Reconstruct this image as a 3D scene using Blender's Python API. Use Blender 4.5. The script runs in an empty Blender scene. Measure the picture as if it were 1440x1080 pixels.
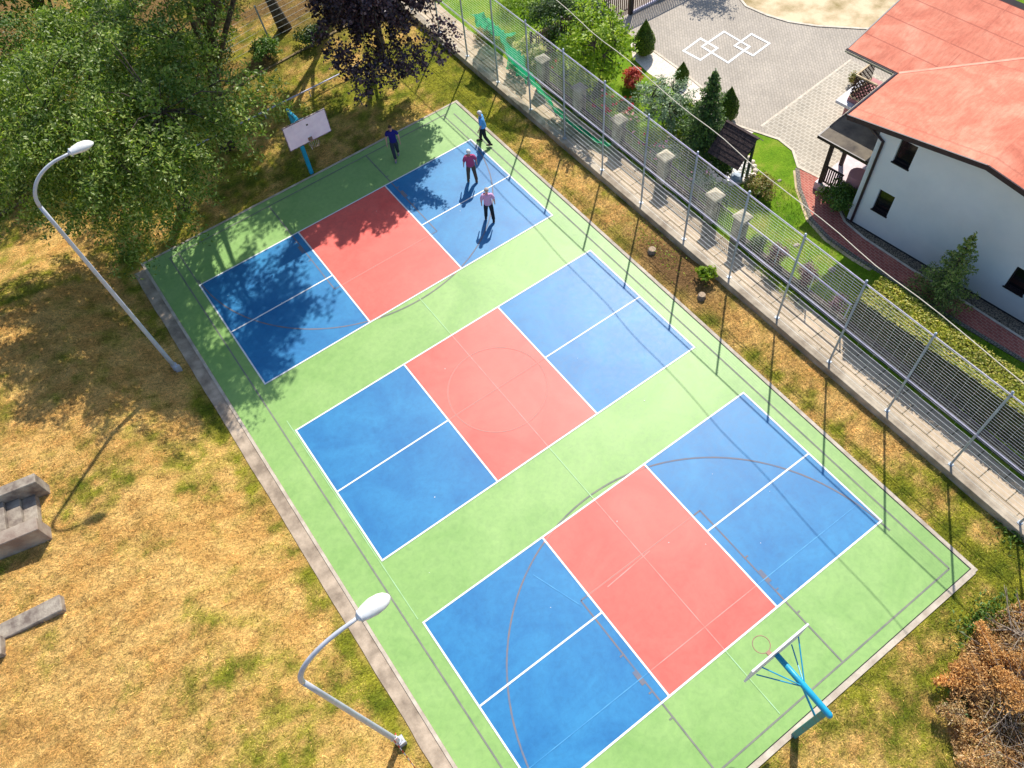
import bpy, bmesh, math, random
import numpy as np
from mathutils import Vector, Matrix
R_ = math.radians
rng = np.random.default_rng(11)
random.seed(5)
scene = bpy.context.scene
col = scene.collection

# ------------------------------------------------------------------ camera
CAM = Matrix(((0.809268813044724, 0.5232089354874476, -0.2670887456619527, -0.5469808032682311),
              (-0.5833558516769508, 0.6622644375272102, -0.47021459473417726, -25.422762881764413),
              (-0.06913709964586928, 0.5363377896557905, 0.841166949445648, 24.459429358826256),
              (0, 0, 0, 1)))
cd = bpy.data.cameras.new('camera'); cam = bpy.data.objects.new('camera', cd); col.objects.link(cam)
cam.matrix_world = CAM; cd.sensor_width = 36; cd.sensor_fit = 'HORIZONTAL'; cd.lens = 28.344
cd.clip_start = .1; cd.clip_end = 600
scene.camera = cam

def at(px, py, z=0.0):
    """survey helper: the point of the photograph (1440 x 1080) that lies at height z, as world x, y"""
    d = CAM.to_3x3() @ Vector(((px - 720) / 1133.8, -(py - 540) / 1133.8, -1))
    c = CAM.translation
    p = c + d * ((z - c.z) / d.z)
    return (p.x, p.y)

# ------------------------------------------------------------------ light
SUNV = Vector((.70, .605, 1.0)).normalized()
el = math.asin(SUNV.z); az = math.atan2(SUNV.x, SUNV.y)
w = bpy.data.worlds.new('World'); scene.world = w; w.use_nodes = True
nt = w.node_tree; nt.nodes.clear()
sky = nt.nodes.new('ShaderNodeTexSky'); sky.sky_type = 'NISHITA'; sky.sun_disc = False
sky.sun_elevation = el; sky.sun_rotation = az; sky.air_density = 1.0; sky.dust_density = 1.0; sky.ozone_density = 3.0
bg = nt.nodes.new('ShaderNodeBackground'); bg.inputs[1].default_value = 0.138
wo = nt.nodes.new('ShaderNodeOutputWorld')
nt.links.new(sky.outputs[0], bg.inputs[0]); nt.links.new(bg.outputs[0], wo.inputs[0])
sl = bpy.data.lights.new('sun', 'SUN'); sl.energy = 4.6; sl.angle = R_(.55); sl.color = (1, .955, .88)
so = bpy.data.objects.new('sun', sl); col.objects.link(so)
so.rotation_euler = (-SUNV).to_track_quat('-Z', 'Y').to_euler(); so.location = (10, 10, 40)
scene.view_settings.view_transform = 'Standard'; scene.view_settings.look = 'None'
scene.view_settings.exposure = 0.42; scene.view_settings.gamma = 1.0
scene.render.engine = 'CYCLES'
scene.cycles.max_bounces = 8; scene.cycles.transparent_max_bounces = 12
scene.cycles.use_denoising = True

# ------------------------------------------------------------------ helpers: materials
def s2l(c):
    return tuple(((v / 255) / 12.92 if v / 255 <= .04045 else (((v / 255) + .055) / 1.055) ** 2.4) for v in c)
MATS = {}
def _new(name):
    m = bpy.data.materials.new(name); m.use_nodes = True
    nt = m.node_tree; b = nt.nodes['Principled BSDF']
    MATS[name] = m
    return m, nt, b
def rgba(c): return (c[0], c[1], c[2], 1)
def coord(nt, scale=(1, 1, 1), rot=0):
    tc = nt.nodes.new('ShaderNodeTexCoord'); mp = nt.nodes.new('ShaderNodeMapping')
    mp.inputs['Scale'].default_value = scale; mp.inputs['Rotation'].default_value = (0, 0, rot)
    nt.links.new(tc.outputs['Object'], mp.inputs['Vector'])
    return mp.outputs['Vector']
def noise(nt, vec, scale, detail=5, rough=.55, dist=0):
    n = nt.nodes.new('ShaderNodeTexNoise'); n.inputs['Scale'].default_value = scale
    n.inputs['Detail'].default_value = detail; n.inputs['Roughness'].default_value = rough
    n.inputs['Distortion'].default_value = dist
    nt.links.new(vec, n.inputs['Vector'])
    return n.outputs['Fac']
def ramp(nt, fac, stops):
    r = nt.nodes.new('ShaderNodeValToRGB'); e = r.color_ramp.elements
    while len(e) < len(stops): e.new(.5)
    for k, (p, c) in enumerate(stops):
        e[k].position = p; e[k].color = rgba(c)
    nt.links.new(fac, r.inputs['Fac'])
    return r.outputs['Color']
def mixc(nt, fac, a, b, mode='MIX'):
    m = nt.nodes.new('ShaderNodeMix'); m.data_type = 'RGBA'; m.blend_type = mode
    for s, v in ((0, fac), (6, a), (7, b)):
        if hasattr(v, 'is_linked') or hasattr(v, 'node'): nt.links.new(v, m.inputs[s])
        elif s == 0: m.inputs[0].default_value = v
        else: m.inputs[s].default_value = rgba(v)
    return m.outputs[2]
def math_(nt, op, a, b=None, clamp=False):
    m = nt.nodes.new('ShaderNodeMath'); m.operation = op; m.use_clamp = clamp
    for k, v in enumerate((a, b)):
        if v is None: continue
        if hasattr(v, 'node'): nt.links.new(v, m.inputs[k])
        else: m.inputs[k].default_value = v
    return m.outputs[0]
def bump(nt, b, h, strength=.3, dist=.02):
    n = nt.nodes.new('ShaderNodeBump'); n.inputs['Strength'].default_value = strength
    n.inputs['Distance'].default_value = dist
    nt.links.new(h, n.inputs['Height']); nt.links.new(n.outputs['Normal'], b.inputs['Normal'])
def mat(name, c1, c2=None, scale=3, rough=.75, bmp=0, bscale=40, metal=0, spec=.4, lo=.35, hi=.65, bdist=.02, stretch=(1, 1, 1)):
    if name in MATS: return MATS[name]
    m, nt, b = _new(name)
    b.inputs['Roughness'].default_value = rough; b.inputs['Metallic'].default_value = metal
    b.inputs['Specular IOR Level'].default_value = spec
    c2 = c2 or tuple(v * .8 for v in c1)
    v = coord(nt, stretch)
    f = noise(nt, v, scale, 7, .6)
    nt.links.new(ramp(nt, f, [(lo, c1), (hi, c2)]), b.inputs['Base Color'])
    if bmp: bump(nt, b, noise(nt, v, bscale, 4), bmp, bdist)
    return m
def leaf_mat(name, cols, trans=.3, rough=.5, tint=(1.2, 1.35, .55), spec=.35):
    m, nt, b = _new(name)
    g = nt.nodes.new('ShaderNodeNewGeometry')
    n = len(cols)
    c = ramp(nt, g.outputs['Random Per Island'], [((k + .5) / n, cols[k]) for k in range(n)])
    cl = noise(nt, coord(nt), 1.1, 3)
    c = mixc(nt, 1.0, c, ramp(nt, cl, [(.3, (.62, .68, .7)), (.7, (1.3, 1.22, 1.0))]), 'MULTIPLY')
    nt.links.new(c, b.inputs['Base Color']); b.inputs['Roughness'].default_value = rough
    b.inputs['Specular IOR Level'].default_value = spec
    t = nt.nodes.new('ShaderNodeBsdfTranslucent')
    nt.links.new(mixc(nt, 1.0, c, tint, 'MULTIPLY'), t.inputs['Color'])
    mx = nt.nodes.new('ShaderNodeMixShader'); mx.inputs[0].default_value = trans
    nt.links.new(b.outputs[0], mx.inputs[1]); nt.links.new(t.outputs[0], mx.inputs[2])
    nt.links.new(mx.outputs[0], nt.nodes['Material Output'].inputs['Surface'])
    return m

# ------------------------------------------------------------------ helpers: objects
def tag(o, label=None, cat=None, group=None, kind=None):
    if label: o['label'] = label
    if cat: o['category'] = cat
    if group: o['group'] = group
    if kind: o['kind'] = kind
    return o
def empty(name, loc=(0, 0, 0), rz=0.0, label=None, cat=None, group=None):
    o = bpy.data.objects.new(name, None); col.objects.link(o)
    o.location = loc; o.rotation_euler = (0, 0, rz); o.empty_display_size = .3
    return tag(o, label, cat, group)
def np_obj(name, V, F, m, parent=None, smooth=False, colors=None):
    """V (n,3), F (k,3 or 4) arrays -> one mesh object"""
    V = np.asarray(V, dtype=np.float32); F = np.asarray(F, dtype=np.int32)
    me = bpy.data.meshes.new(name); k, s = F.shape
    me.vertices.add(len(V)); me.vertices.foreach_set('co', V.ravel())
    me.loops.add(k * s); me.loops.foreach_set('vertex_index', F.ravel())
    me.polygons.add(k); me.polygons.foreach_set('loop_start', np.arange(0, k * s, s, dtype=np.int32))
    try: me.polygons.foreach_set('loop_total', np.full(k, s, dtype=np.int32))
    except Exception: pass
    if smooth: me.polygons.foreach_set('use_smooth', np.ones(k, dtype=bool))
    if colors is not None:
        a = me.color_attributes.new('Col', 'FLOAT_COLOR', 'POINT')
        a.data.foreach_set('color', np.asarray(colors, dtype=np.float32).ravel())
    me.update(calc_edges=True); me.materials.append(m)
    o = bpy.data.objects.new(name, me); col.objects.link(o)
    if parent: o.parent = parent
    return o
class MB:
    """collects shapes, builds them as one mesh object"""
    def __init__(s): s.v = []; s.f = []
    def add(s, vs, fs):
        n = len(s.v); s.v += [tuple(p) for p in vs]; s.f += [tuple(i + n for i in f) for f in fs]; return s
    def box(s, lo, hi, M=None):
        x0, y0, z0 = lo; x1, y1, z1 = hi
        vs = [Vector(p) for p in ((x0, y0, z0), (x1, y0, z0), (x1, y1, z0), (x0, y1, z0), (x0, y0, z1), (x1, y0, z1), (x1, y1, z1), (x0, y1, z1))]
        if M: vs = [M @ p for p in vs]
        return s.add(vs, [(0, 3, 2, 1), (4, 5, 6, 7), (0, 1, 5, 4), (1, 2, 6, 5), (2, 3, 7, 6), (3, 0, 4, 7)])
    def bar(s, a, b, w, h, up=(0, 0, 1)):
        a = Vector(a); b = Vector(b); d = (b - a).normalized(); u = Vector(up)
        x = d.cross(u)
        if x.length < 1e-4: x = d.cross(Vector((1, 0, 0)))
        x.normalize(); u = x.cross(d).normalized()
        vs = []
        for p in (a, b):
            for i, j in ((-1, -1), (1, -1), (1, 1), (-1, 1)): vs.append(p + x * (w / 2 * i) + u * (h / 2 * j))
        return s.add(vs, [(0, 3, 2, 1), (4, 5, 6, 7), (0, 1, 5, 4), (1, 2, 6, 5), (2, 3, 7, 6), (3, 0, 4, 7)])
    def tube(s, pts, r, n=8, cap=True):
        pts = [Vector(p) for p in pts]; rs = r if isinstance(r, (list, tuple)) else [r] * len(pts)
        base = len(s.v); prev = None
        for i, p in enumerate(pts):
            d = (pts[min(i + 1, len(pts) - 1)] - pts[max(i - 1, 0)])
            d = d.normalized() if d.length > 1e-9 else Vector((0, 0, 1))
            if prev is None:
                x = d.cross(Vector((0, 0, 1)))
                if x.length < .05: x = d.cross(Vector((1, 0, 0)))
            else: x = prev - d * prev.dot(d)
            x.normalize(); prev = x; y = d.cross(x)
            for k in range(n):
                a = 2 * math.pi * k / n; s.v.append(tuple(p + (x * math.cos(a) + y * math.sin(a)) * rs[i]))
        for i in range(len(pts) - 1):
            for k in range(n):
                a = base + i * n + k; b = base + i * n + (k + 1) % n
                s.f.append((a, b, b + n, a + n))
        if cap:
            s.f.append(tuple(base + k for k in reversed(range(n))))
            s.f.append(tuple(base + (len(pts) - 1) * n + k for k in range(n)))
        return s
    def prism(s, poly, z0, z1):
        n = len(poly)
        vs = [(p[0], p[1], z0) for p in poly] + [(p[0], p[1], z1) for p in poly]
        fs = [tuple(range(n, 2 * n)), tuple(reversed(range(n)))] + [(i, (i + 1) % n, n + (i + 1) % n, n + i) for i in range(n)]
        return s.add(vs, fs)
    def sheet(s, poly, z): return s.add([(p[0], p[1], z) for p in poly], [tuple(range(len(poly)))])
    def ball(s, c, r, n=10, m=7):
        r = r if isinstance(r, (tuple, list)) else (r, r, r); b = len(s.v)
        for i in range(m + 1):
            t = math.pi * i / m
            for k in range(n):
                a = 2 * math.pi * k / n
                s.v.append((c[0] + r[0] * math.sin(t) * math.cos(a), c[1] + r[1] * math.sin(t) * math.sin(a), c[2] + r[2] * math.cos(t)))
        for i in range(m):
            for k in range(n):
                s.f.append((b + i * n + k, b + (i + 1) * n + k, b + (i + 1) * n + (k + 1) % n, b + i * n + (k + 1) % n))
        return s
    def build(s, name, m, parent=None, smooth=False, bevel=0, loc=None):
        me = bpy.data.meshes.new(name); me.from_pydata(s.v, [], s.f)
        bm = bmesh.new(); bm.from_mesh(me); bmesh.ops.recalc_face_normals(bm, faces=bm.faces[:])
        if bevel: bmesh.ops.bevel(bm, geom=bm.edges[:], offset=bevel, segments=1, affect='EDGES', clamp_overlap=True)
        bm.to_mesh(me); bm.free()
        if smooth:
            for p in me.polygons: p.use_smooth = True
        me.materials.append(m); me.update()
        o = bpy.data.objects.new(name, me); col.objects.link(o)
        if parent: o.parent = parent
        if loc: o.location = loc
        return o
def struct(o): o['kind'] = 'structure'; return o
def ccw(poly):
    a = sum(poly[i][0] * poly[(i + 1) % len(poly)][1] - poly[(i + 1) % len(poly)][0] * poly[i][1] for i in range(len(poly)))
    return poly if a > 0 else poly[::-1]

# value noise for colour fields and terrain
_h = np.random.default_rng(3).random((256, 256)).astype(np.float32)
def vnoise(x, y):
    xi = np.floor(x).astype(int); yi = np.floor(y).astype(int); fx = x - xi; fy = y - yi
    fx = fx * fx * (3 - 2 * fx); fy = fy * fy * (3 - 2 * fy)
    g = lambda a, b: _h[a % 256, b % 256]
    return (g(xi, yi) * (1 - fx) + g(xi + 1, yi) * fx) * (1 - fy) + (g(xi, yi + 1) * (1 - fx) + g(xi + 1, yi + 1) * fx) * fy
def fbm(x, y, o=4):
    t = 0; a = .5; n = 0
    for k in range(o):
        t = t + a * vnoise(x * 2 ** k + 17 * k, y * 2 ** k + 5 * k); n += a; a *= .5
    return t / n

# ------------------------------------------------------------------ terrain
def sstep(a, b, x): t = np.clip((x - a) / (b - a), 0, 1); return t * t * (3 - 2 * t)
def ground_z(x, y):
    x = np.asarray(x, float); y = np.asarray(y, float)
    r = np.interp(-x, [2.15, 3.2, 5.1, 7.8, 12, 40], [0, .42, 1.42, 1.82, 1.95, 2.6])
    fade = 1 - sstep(1.0, 8.0, y)
    z = -.03 + r * fade
    out = (x < -2.1) | (y > 2.9) | (y < -26.2) | (x > 14.6)
    z = z + np.where(out & (x < 16.2), (fbm(x * .9, y * .9, 3) - .5) * .09, 0)
    return z
def greenness(x, y):
    x = np.asarray(x, float); y = np.asarray(y, float)
    n = fbm(x * .33 + 3, y * .33 + 9, 4)
    n2 = fbm(x * 1.3 + 31, y * 1.3, 3)
    n3 = fbm(x * 3.4 + 7, y * 3.4 + 3, 2)
    g = .29 + (n - .5) * .8 + (n2 - .5) * .7 + (n3 - .5) * .7
    g = g + np.where(y > 2.5, .34, 0) + np.where((y > 3) & (x < -3), -.12, 0)
    g = g + .34 * np.exp(-((x + 2.2) / .35) ** 2) * (y < 3)                 # along the gutter
    g = g + np.where((x > 14.2) & (y < 3), .14 + .36 * np.exp(-((x - 14.75) / .4) ** 2) + .12 * np.exp(-((x - 16.1) / .3) ** 2), 0)
    g = g + .30 * np.exp(-(((x - 15) / 1.6) ** 2 + ((y - 2) / 4) ** 2))
    g = g + np.where((y < -25.7) & (x > 4), .30, 0)
    g = g + .2 * np.exp(-(((x + 6.5) / 2.0) ** 2 + ((y + 7) / 2.0) ** 2))
    soil = np.exp(-(((x - 15.4) / .9) ** 2 + ((y + 11.2) / 2.2) ** 2))
    g = g - .45 * soil
    return np.clip(g, 0, 1), np.clip(soil * 1.4 + sstep(9.0, 13, y) * np.clip(.55 + (fbm(x * .7, y * .7, 3) - .5) * 2.2, 0, .9), 0, 1)
DRY = np.array(s2l((248, 204, 126))); DRY2 = np.array(s2l((226, 176, 102))); GRN = np.array(s2l((170, 166, 54))); GRN2 = np.array(s2l((112, 124, 34)))
SOIL = np.array(s2l((140, 108, 72)))
def lawn_color(x, y, jitter=0):
    g, soil = greenness(x, y)
    g = np.clip(g + jitter, 0, 1)
    t = sstep(.22, .82, g)[:, None]; u = sstep(.25, .75, fbm(x * 1.6 + .6 * y, y * 3.2, 4))[:, None]
    dry = DRY * (1 - u) + DRY2 * u; grn = GRN * (1 - u) + GRN2 * u
    c = dry * (1 - t) + grn * t
    s = soil[:, None]
    return c * (1 - s) + SOIL * s
def build_lawn():
    xs = np.concatenate([np.arange(-70, -16, 3.0), np.arange(-16, 16.21, .2)]); ys = np.concatenate([np.arange(-70, -34, 3.0), np.arange(-34, 20, .2), np.arange(20, 110, 3.0)])
    xs = np.concatenate([xs, [16.2]]) if xs[-1] < 16.19 else xs
    X, Y = np.meshgrid(xs, ys, indexing='ij'); x = X.ravel(); y = Y.ravel()
    V = np.stack([x, y, ground_z(x, y)], 1)
    ny = len(ys); i = np.arange(len(xs) - 1)[:, None] * ny + np.arange(ny - 1)[None, :]; i = i.ravel()
    F = np.stack([i, i + ny, i + ny + 1, i + 1], 1)
    C = np.concatenate([lawn_color(x, y), np.ones((len(x), 1))], 1)
    m, nt, b = _new('dry lawn')
    a = nt.nodes.new('ShaderNodeVertexColor'); a.layer_name = 'Col'
    v = coord(nt); v2 = coord(nt, (1, 3.2, 1), .5)
    f1 = noise(nt, v2, 5, 8, .7, 1.2); f2 = noise(nt, v, 26, 5, .7, .6)
    c = mixc(nt, 1.0, a.outputs['Color'], ramp(nt, f1, [(.3, (.66, .62, .54)), (.5, (.97, .97, .94)), (.75, (1.2, 1.17, 1.1))]), 'MULTIPLY')
    c = mixc(nt, 1.0, c, ramp(nt, f2, [(.3, (.55, .55, .5)), (.6, (1.1, 1.1, 1.1))]), 'MULTIPLY')
    nt.links.new(c, b.inputs['Base Color']); b.inputs['Roughness'].default_value = .95; b.inputs['Specular IOR Level'].default_value = .1
    f3 = noise(nt, coord(nt, (1, 2, 1), .3), 2.6, 6, .65, .8)
    f4 = noise(nt, coord(nt, (1, 1.6, 1), .4), 7.5, 3, .6, .4)
    c = mixc(nt, 1.0, c, ramp(nt, f4, [(.32, (.62, .62, .58)), (.5, (1, 1, 1)), (.7, (1.22, 1.2, 1.16))]), 'MULTIPLY'); nt.links.new(c, b.inputs['Base Color'])
    bump(nt, b, math_(nt, 'ADD', math_(nt, 'ADD', f1, f2), math_(nt, 'MULTIPLY', f3, 2.0)), .9, .09)
    o = np_obj('lawn', V, F, m, smooth=True, colors=C); struct(o)
build_lawn()

def blade_field(name, x, y, z, cols, length, width, flat, label, cat, m):
    n = len(x)
    th = rng.random(n) * 2 * np.pi; L = length * (.5 + rng.random(n)); W = width * (.6 + .8 * rng.random(n))
    el = np.where(rng.random(n) < flat, rng.random(n) * .35, .5 + rng.random(n) * .8)
    d = np.stack([np.cos(th) * np.cos(el), np.sin(th) * np.cos(el), np.sin(el)], 1)
    s = np.stack([-np.sin(th), np.cos(th), np.zeros(n)], 1)
    P = np.stack([x, y, z], 1)
    lift = np.stack([np.zeros(n), np.zeros(n), .012 + rng.random(n) * .03], 1)
    a = P + s * W[:, None] + lift * .4; b_ = P - s * W[:, None] + lift * .4; c = P + d * L[:, None] + lift
    V = np.stack([a, b_, c], 1).reshape(-1, 3); F = np.arange(3 * n).reshape(-1, 3)
    C = np.repeat(np.concatenate([cols, np.ones((n, 1))], 1), 3, 0)
    o = np_obj(name, V, F, m, colors=C)
    return tag(o, label, cat, kind='stuff')
def attr_leaf(name, trans=.25):
    m, nt, b = _new(name)
    a = nt.nodes.new('ShaderNodeVertexColor'); a.layer_name = 'Col'
    nt.links.new(a.outputs['Color'], b.inputs['Base Color']); b.inputs['Roughness'].default_value = .7; b.inputs['Specular IOR Level'].default_value = .2
    t = nt.nodes.new('ShaderNodeBsdfTranslucent'); nt.links.new(a.outputs['Color'], t.inputs['Color'])
    mx = nt.nodes.new('ShaderNodeMixShader'); mx.inputs[0].default_value = trans
    nt.links.new(b.outputs[0], mx.inputs[1]); nt.links.new(t.outputs[0], mx.inputs[2]); nt.links.new(mx.outputs[0], nt.nodes['Material Output'].inputs['Surface'])
    return m
BLADE = attr_leaf('grass blades')
def lawn_blades():
    n = 640000
    x = rng.uniform(-15, 16.15, n); y = rng.uniform(-31, 20, n)
    keep = (x < -2.08 + .05 * np.sin(y * 3)) | (y > 2.78) | (y < -25.98) | (x > 14.45)
    keep &= ~((x < -8) & (y > 14))
    x = x[keep]; y = y[keep]
    keep = rng.random(len(x)) < np.where(y > 4, .6, 1)
    x = x[keep]; y = y[keep]
    jit = (rng.random(len(x)) - .5) * .5
    c = lawn_color(x, y, jit) * (.45 + .85 * rng.random((len(x), 1))) * (.60 + .72 * sstep(.2, .8, fbm(x * 6 + 50, y * 9, 2)))[:, None] * (.84 + .3 * sstep(.25, .75, fbm(x * 2.3 + y, y * 4.2, 3)))[:, None]
    g, soil = greenness(x, y)
    k = rng.random(len(x)) > soil * .6
    x, y, c = x[k], y[k], c[k]
    return blade_field('grass', x, y, ground_z(x, y) - .005, c, .095, .0085, .8, 'dry yellow and green mown grass blades on the lawn round the court', 'grass', BLADE)
lawn_blades()

# ------------------------------------------------------------------ sports court
def court_paint(name, c1, c2, rough=.47, spec=.42):
    m, nt, b = _new(name)
    v = coord(nt); f = noise(nt, v, .55, 6, .6, .8); f2 = noise(nt, v, 5, 6, .7, .5); f3 = noise(nt, v, 160, 2)
    c = ramp(nt, f, [(.32, c1), (.68, c2)])
    c = mixc(nt, 1.0, c, ramp(nt, f2, [(.28, (.86, .87, .88)), (.5, (1, 1, 1)), (.76, (1.14, 1.12, 1.08))]), 'MULTIPLY')
    nt.links.new(c, b.inputs['Base Color'])
    nt.links.new(ramp(nt, f2, [(.3, (rough - .02,) * 3), (.7, (rough + .03,) * 3)]), b.inputs['Roughness'])
    b.inputs['Specular IOR Level'].default_value = spec
    bump(nt, b, f3, .15, .004)
    return m
GREEN = court_paint('green court paint', s2l((124, 163, 85)), s2l((143, 177, 101)))
BLUE = court_paint('blue court paint', s2l((18, 105, 159)), s2l((40, 127, 175)))
RED = court_paint('red court paint', s2l((226, 88, 76)), s2l((234, 104, 90)))
WHITE = mat('white line paint', (.80, .80, .78), (.72, .72, .70), 6, .6)
GREY = mat('faded dark line paint', s2l((112, 116, 106)), s2l((132, 132, 116)), 2.5, .7)
ONBLUE = mat('old line under blue paint', s2l((92, 112, 138)), s2l((122, 112, 112)), 2.5, .7)
ONRED = mat('old line under red paint', s2l((196, 124, 112)), s2l((176, 126, 114)), 2.5, .7)
CHALK_B = mat('chalk trace on blue', s2l((84, 160, 204)), s2l((44, 128, 180)), 1.5, .5)
CHALK_R = mat('chalk trace on red', s2l((250, 150, 140)), s2l((240, 118, 104)), 1.5, .48)
CHALK_G = mat('chalk trace on green', s2l((166, 204, 156)), s2l((152, 190, 118)), 1.5, .48)
CONC = mat('concrete kerb', s2l((205, 192, 172)), s2l((170, 155, 136)), 2.2, .9, .3, 60)
CONC2 = mat('stained concrete gutter', s2l((194, 174, 150)), s2l((136, 120, 102)), 1.6, .95, .4, 30)

MB().prism([(-1.36, -25.76), (14.27, -25.76), (14.27, 2.55), (-1.36, 2.55)], -.25, 0).build('court_surface', GREEN).__setitem__('kind', 'structure')
CW, CH = 13.41, 6.10
OFF = [0.0, 8.534, 17.055]
def zone(x, y):
    for o in OFF:
        if -.0 <= x <= CW and -o - CH <= y <= -o: return 'r' if 4.57 < x < 8.84 else 'b'
    return 'g'
for o in OFF:
    for (x0, x1, m, nm) in ((0, 4.57, BLUE, 'blue_court_zone'), (4.57, 8.84, RED, 'red_court_zone'), (8.84, CW, BLUE, 'blue_court_zone')):
        struct(MB().sheet([(x0, -o - CH), (x1, -o - CH), (x1, -o), (x0, -o)], .004).build(nm, m))
    l = MB(); t = .058
    y0, y1 = -o - CH, -o
    l.sheet([(0, y1 - t), (CW, y1 - t), (CW, y1), (0, y1)], .012); l.sheet([(0, y0), (CW, y0), (CW, y0 + t), (0, y0 + t)], .012)
    for xx in (0, 4.57 - t / 2, 8.84 - t / 2, CW - t):
        l.sheet([(xx, y0 + t), (xx + t, y0 + t), (xx + t, y1 - t), (xx, y1 - t)], .012)
    ym = (y0 + y1) / 2
    l.sheet([(t, ym - t / 2), (4.57 - t / 2, ym - t / 2), (4.57 - t / 2, ym + t / 2), (t, ym + t / 2)], .012)
    l.sheet([(8.84 + t / 2, ym - t / 2), (CW - t, ym - t / 2), (CW - t, ym + t / 2), (8.84 + t / 2, ym + t / 2)], .012)
    struct(l.build('white_court_lines', WHITE))
# old basketball markings, visible through the paint
segs = {'g': MB(), 'b': MB(), 'r': MB()}
def stroke(pts, wd, z=.008, step=.12, skip=None, S=segs):
    P = [Vector((p[0], p[1])) for p in pts]; Q = [P[0]]
    for a, b in zip(P, P[1:]):
        n = max(1, int((b - a).length / step))
        for k in range(1, n + 1): Q.append(a.lerp(b, k / n))
    for a, b in zip(Q, Q[1:]):
        d = (b - a)
        if d.length < 1e-6: continue
        d.normalize(); nrm = Vector((-d.y, d.x)) * wd / 2; mid = (a + b) / 2; zn = zone(mid.x, mid.y)
        if skip and zn in skip: continue
        S[zn].sheet([a - nrm, b - nrm, b + nrm, a + nrm], z)
stroke([(-.37, 2.17), (-.37, -25.37), (13.77, -25.37), (13.77, 1.95)], .052)
stroke([(-.37, 2.17), (13.45, 2.17)], .052); 
stroke([(.03, 2.14), (.03, -.0)], .05)
stroke([(13.33, 2.14), (13.33, 0)], .04)
for s in (1, -1):
    yb = 2.14 if s == 1 else -25.35; ft = -3.74 if s == 1 else -19.44; cy = .27 if s == 1 else -23.5
    stroke([(4.28, yb), (4.28, ft), (9.16, ft), (9.16, yb)], .052, .0085)
    arc = []
    a0, a1 = (math.pi, 2 * math.pi) if s == 1 else (0, math.pi)
    for k in range(61):
        a = a0 + (a1 - a0) * k / 60; arc.append((6.72 + 6.62 * math.cos(a), cy + 6.62 * math.sin(a)))
    stroke(arc, .056, .009)
    for dx in (-1, 1):
        xx = 4.28 if dx < 0 else 9.16
        for q in (1.75, 2.62, 3.9):
            yy = yb - s * q
            stroke([(xx, yy), (xx + dx * .13, yy)], .05, .0095)
        stroke([(xx + dx * .06, yb - s * 2.9), (xx + dx * .06, yb - s * 3.35)], .15, .0095)
circ = [(6.70 + 1.8 * math.cos(2 * math.pi * k / 60), -11.58 + 1.8 * math.sin(2 * math.pi * k / 60)) for k in range(61)]
stroke(circ, .055, .009); stroke([(4.6, -11.58), (8.82, -11.58)], .06, .0085, skip='gb')
struct(segs['g'].build('old_court_lines', GREY)); struct(segs['b'].build('old_court_lines', ONBLUE)); struct(segs['r'].build('old_court_lines', ONRED))
ch = {'g': MB(), 'b': MB(), 'r': MB()}
stroke([(6.7, -6.2), (6.72, -25.3)], .03, .0105, S=ch); stroke([(.2, -22.26), (13.2, -22.3)], .028, .0110, S=ch)
stroke([(-.05, -8.0), (-.05, -16.9)], .03, .0105, skip='b', S=ch); stroke([(3.6, -17.9), (4.2, -19.6)], .03, .0110, S=ch); stroke([(5.2, -19.6), (7, -19.5)], .03, .0110, S=ch)
struct(ch['g'].build('chalk_traces', CHALK_G)); struct(ch['b'].build('chalk_traces', CHALK_B)); struct(ch['r'].build('chalk_traces', CHALK_R))
# tiny pale spots on the paint
sp = MB()
for k in range(18):
    x, y = rng.uniform(.3, 13), rng.uniform(-23, 1.5); r = rng.uniform(.009, .018); n = 7
    sp.sheet([(x + r * math.cos(2 * math.pi * i / n) * rng.uniform(.7, 1.3), y + r * math.sin(2 * math.pi * i / n)) for i in range(n)], .0135)
struct(sp.build('paint_spots', WHITE))

def wavy_strip(x0, x1, y0, y1, z, amp=.05, step=.25, freq=3.0, seed=0):
    """strip running along y; the x0 side is ragged"""
    ys = np.arange(y0, y1 + 1e-6, step); V = []; F = []
    e = x0 + amp * (fbm(ys * freq + seed, ys * 0 + seed, 3) - .5) * 2
    for k, y in enumerate(ys): V += [(e[k], y, z), (x1, y, z)]
    for k in range(len(ys) - 1): F.append((2 * k, 2 * k + 1, 2 * k + 3, 2 * k + 2))
    return V, F
k = MB()
k.box((-1.47, -25.9, -.2), (-1.363, 2.66, .022))
k.box((14.273, -25.9, -.2), (14.40, 2.66, .012)); k.box((-1.36, 2.553, -.2), (14.27, 2.65, .015)); k.box((-1.36, -25.93, -.2), (14.27, -25.763, .012))
struct(k.build('court_kerb', CONC))
struct(MB().box((14.24, -25.76, -.1), (14.272, 2.55, .003)).box((-1.36, -25.762, -.1), (14.27, -25.735, .003)).build('kerb_joint', mat('dark joint', s2l((52, 58, 52)), s2l((40, 42, 40)), 6, .9)))
V, F = wavy_strip(-1.92, -1.473, -34, 2.3, -.002, .025, .15, .9)
struct(MB().add(V, F).build('concrete_gutter', CONC2))

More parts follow.
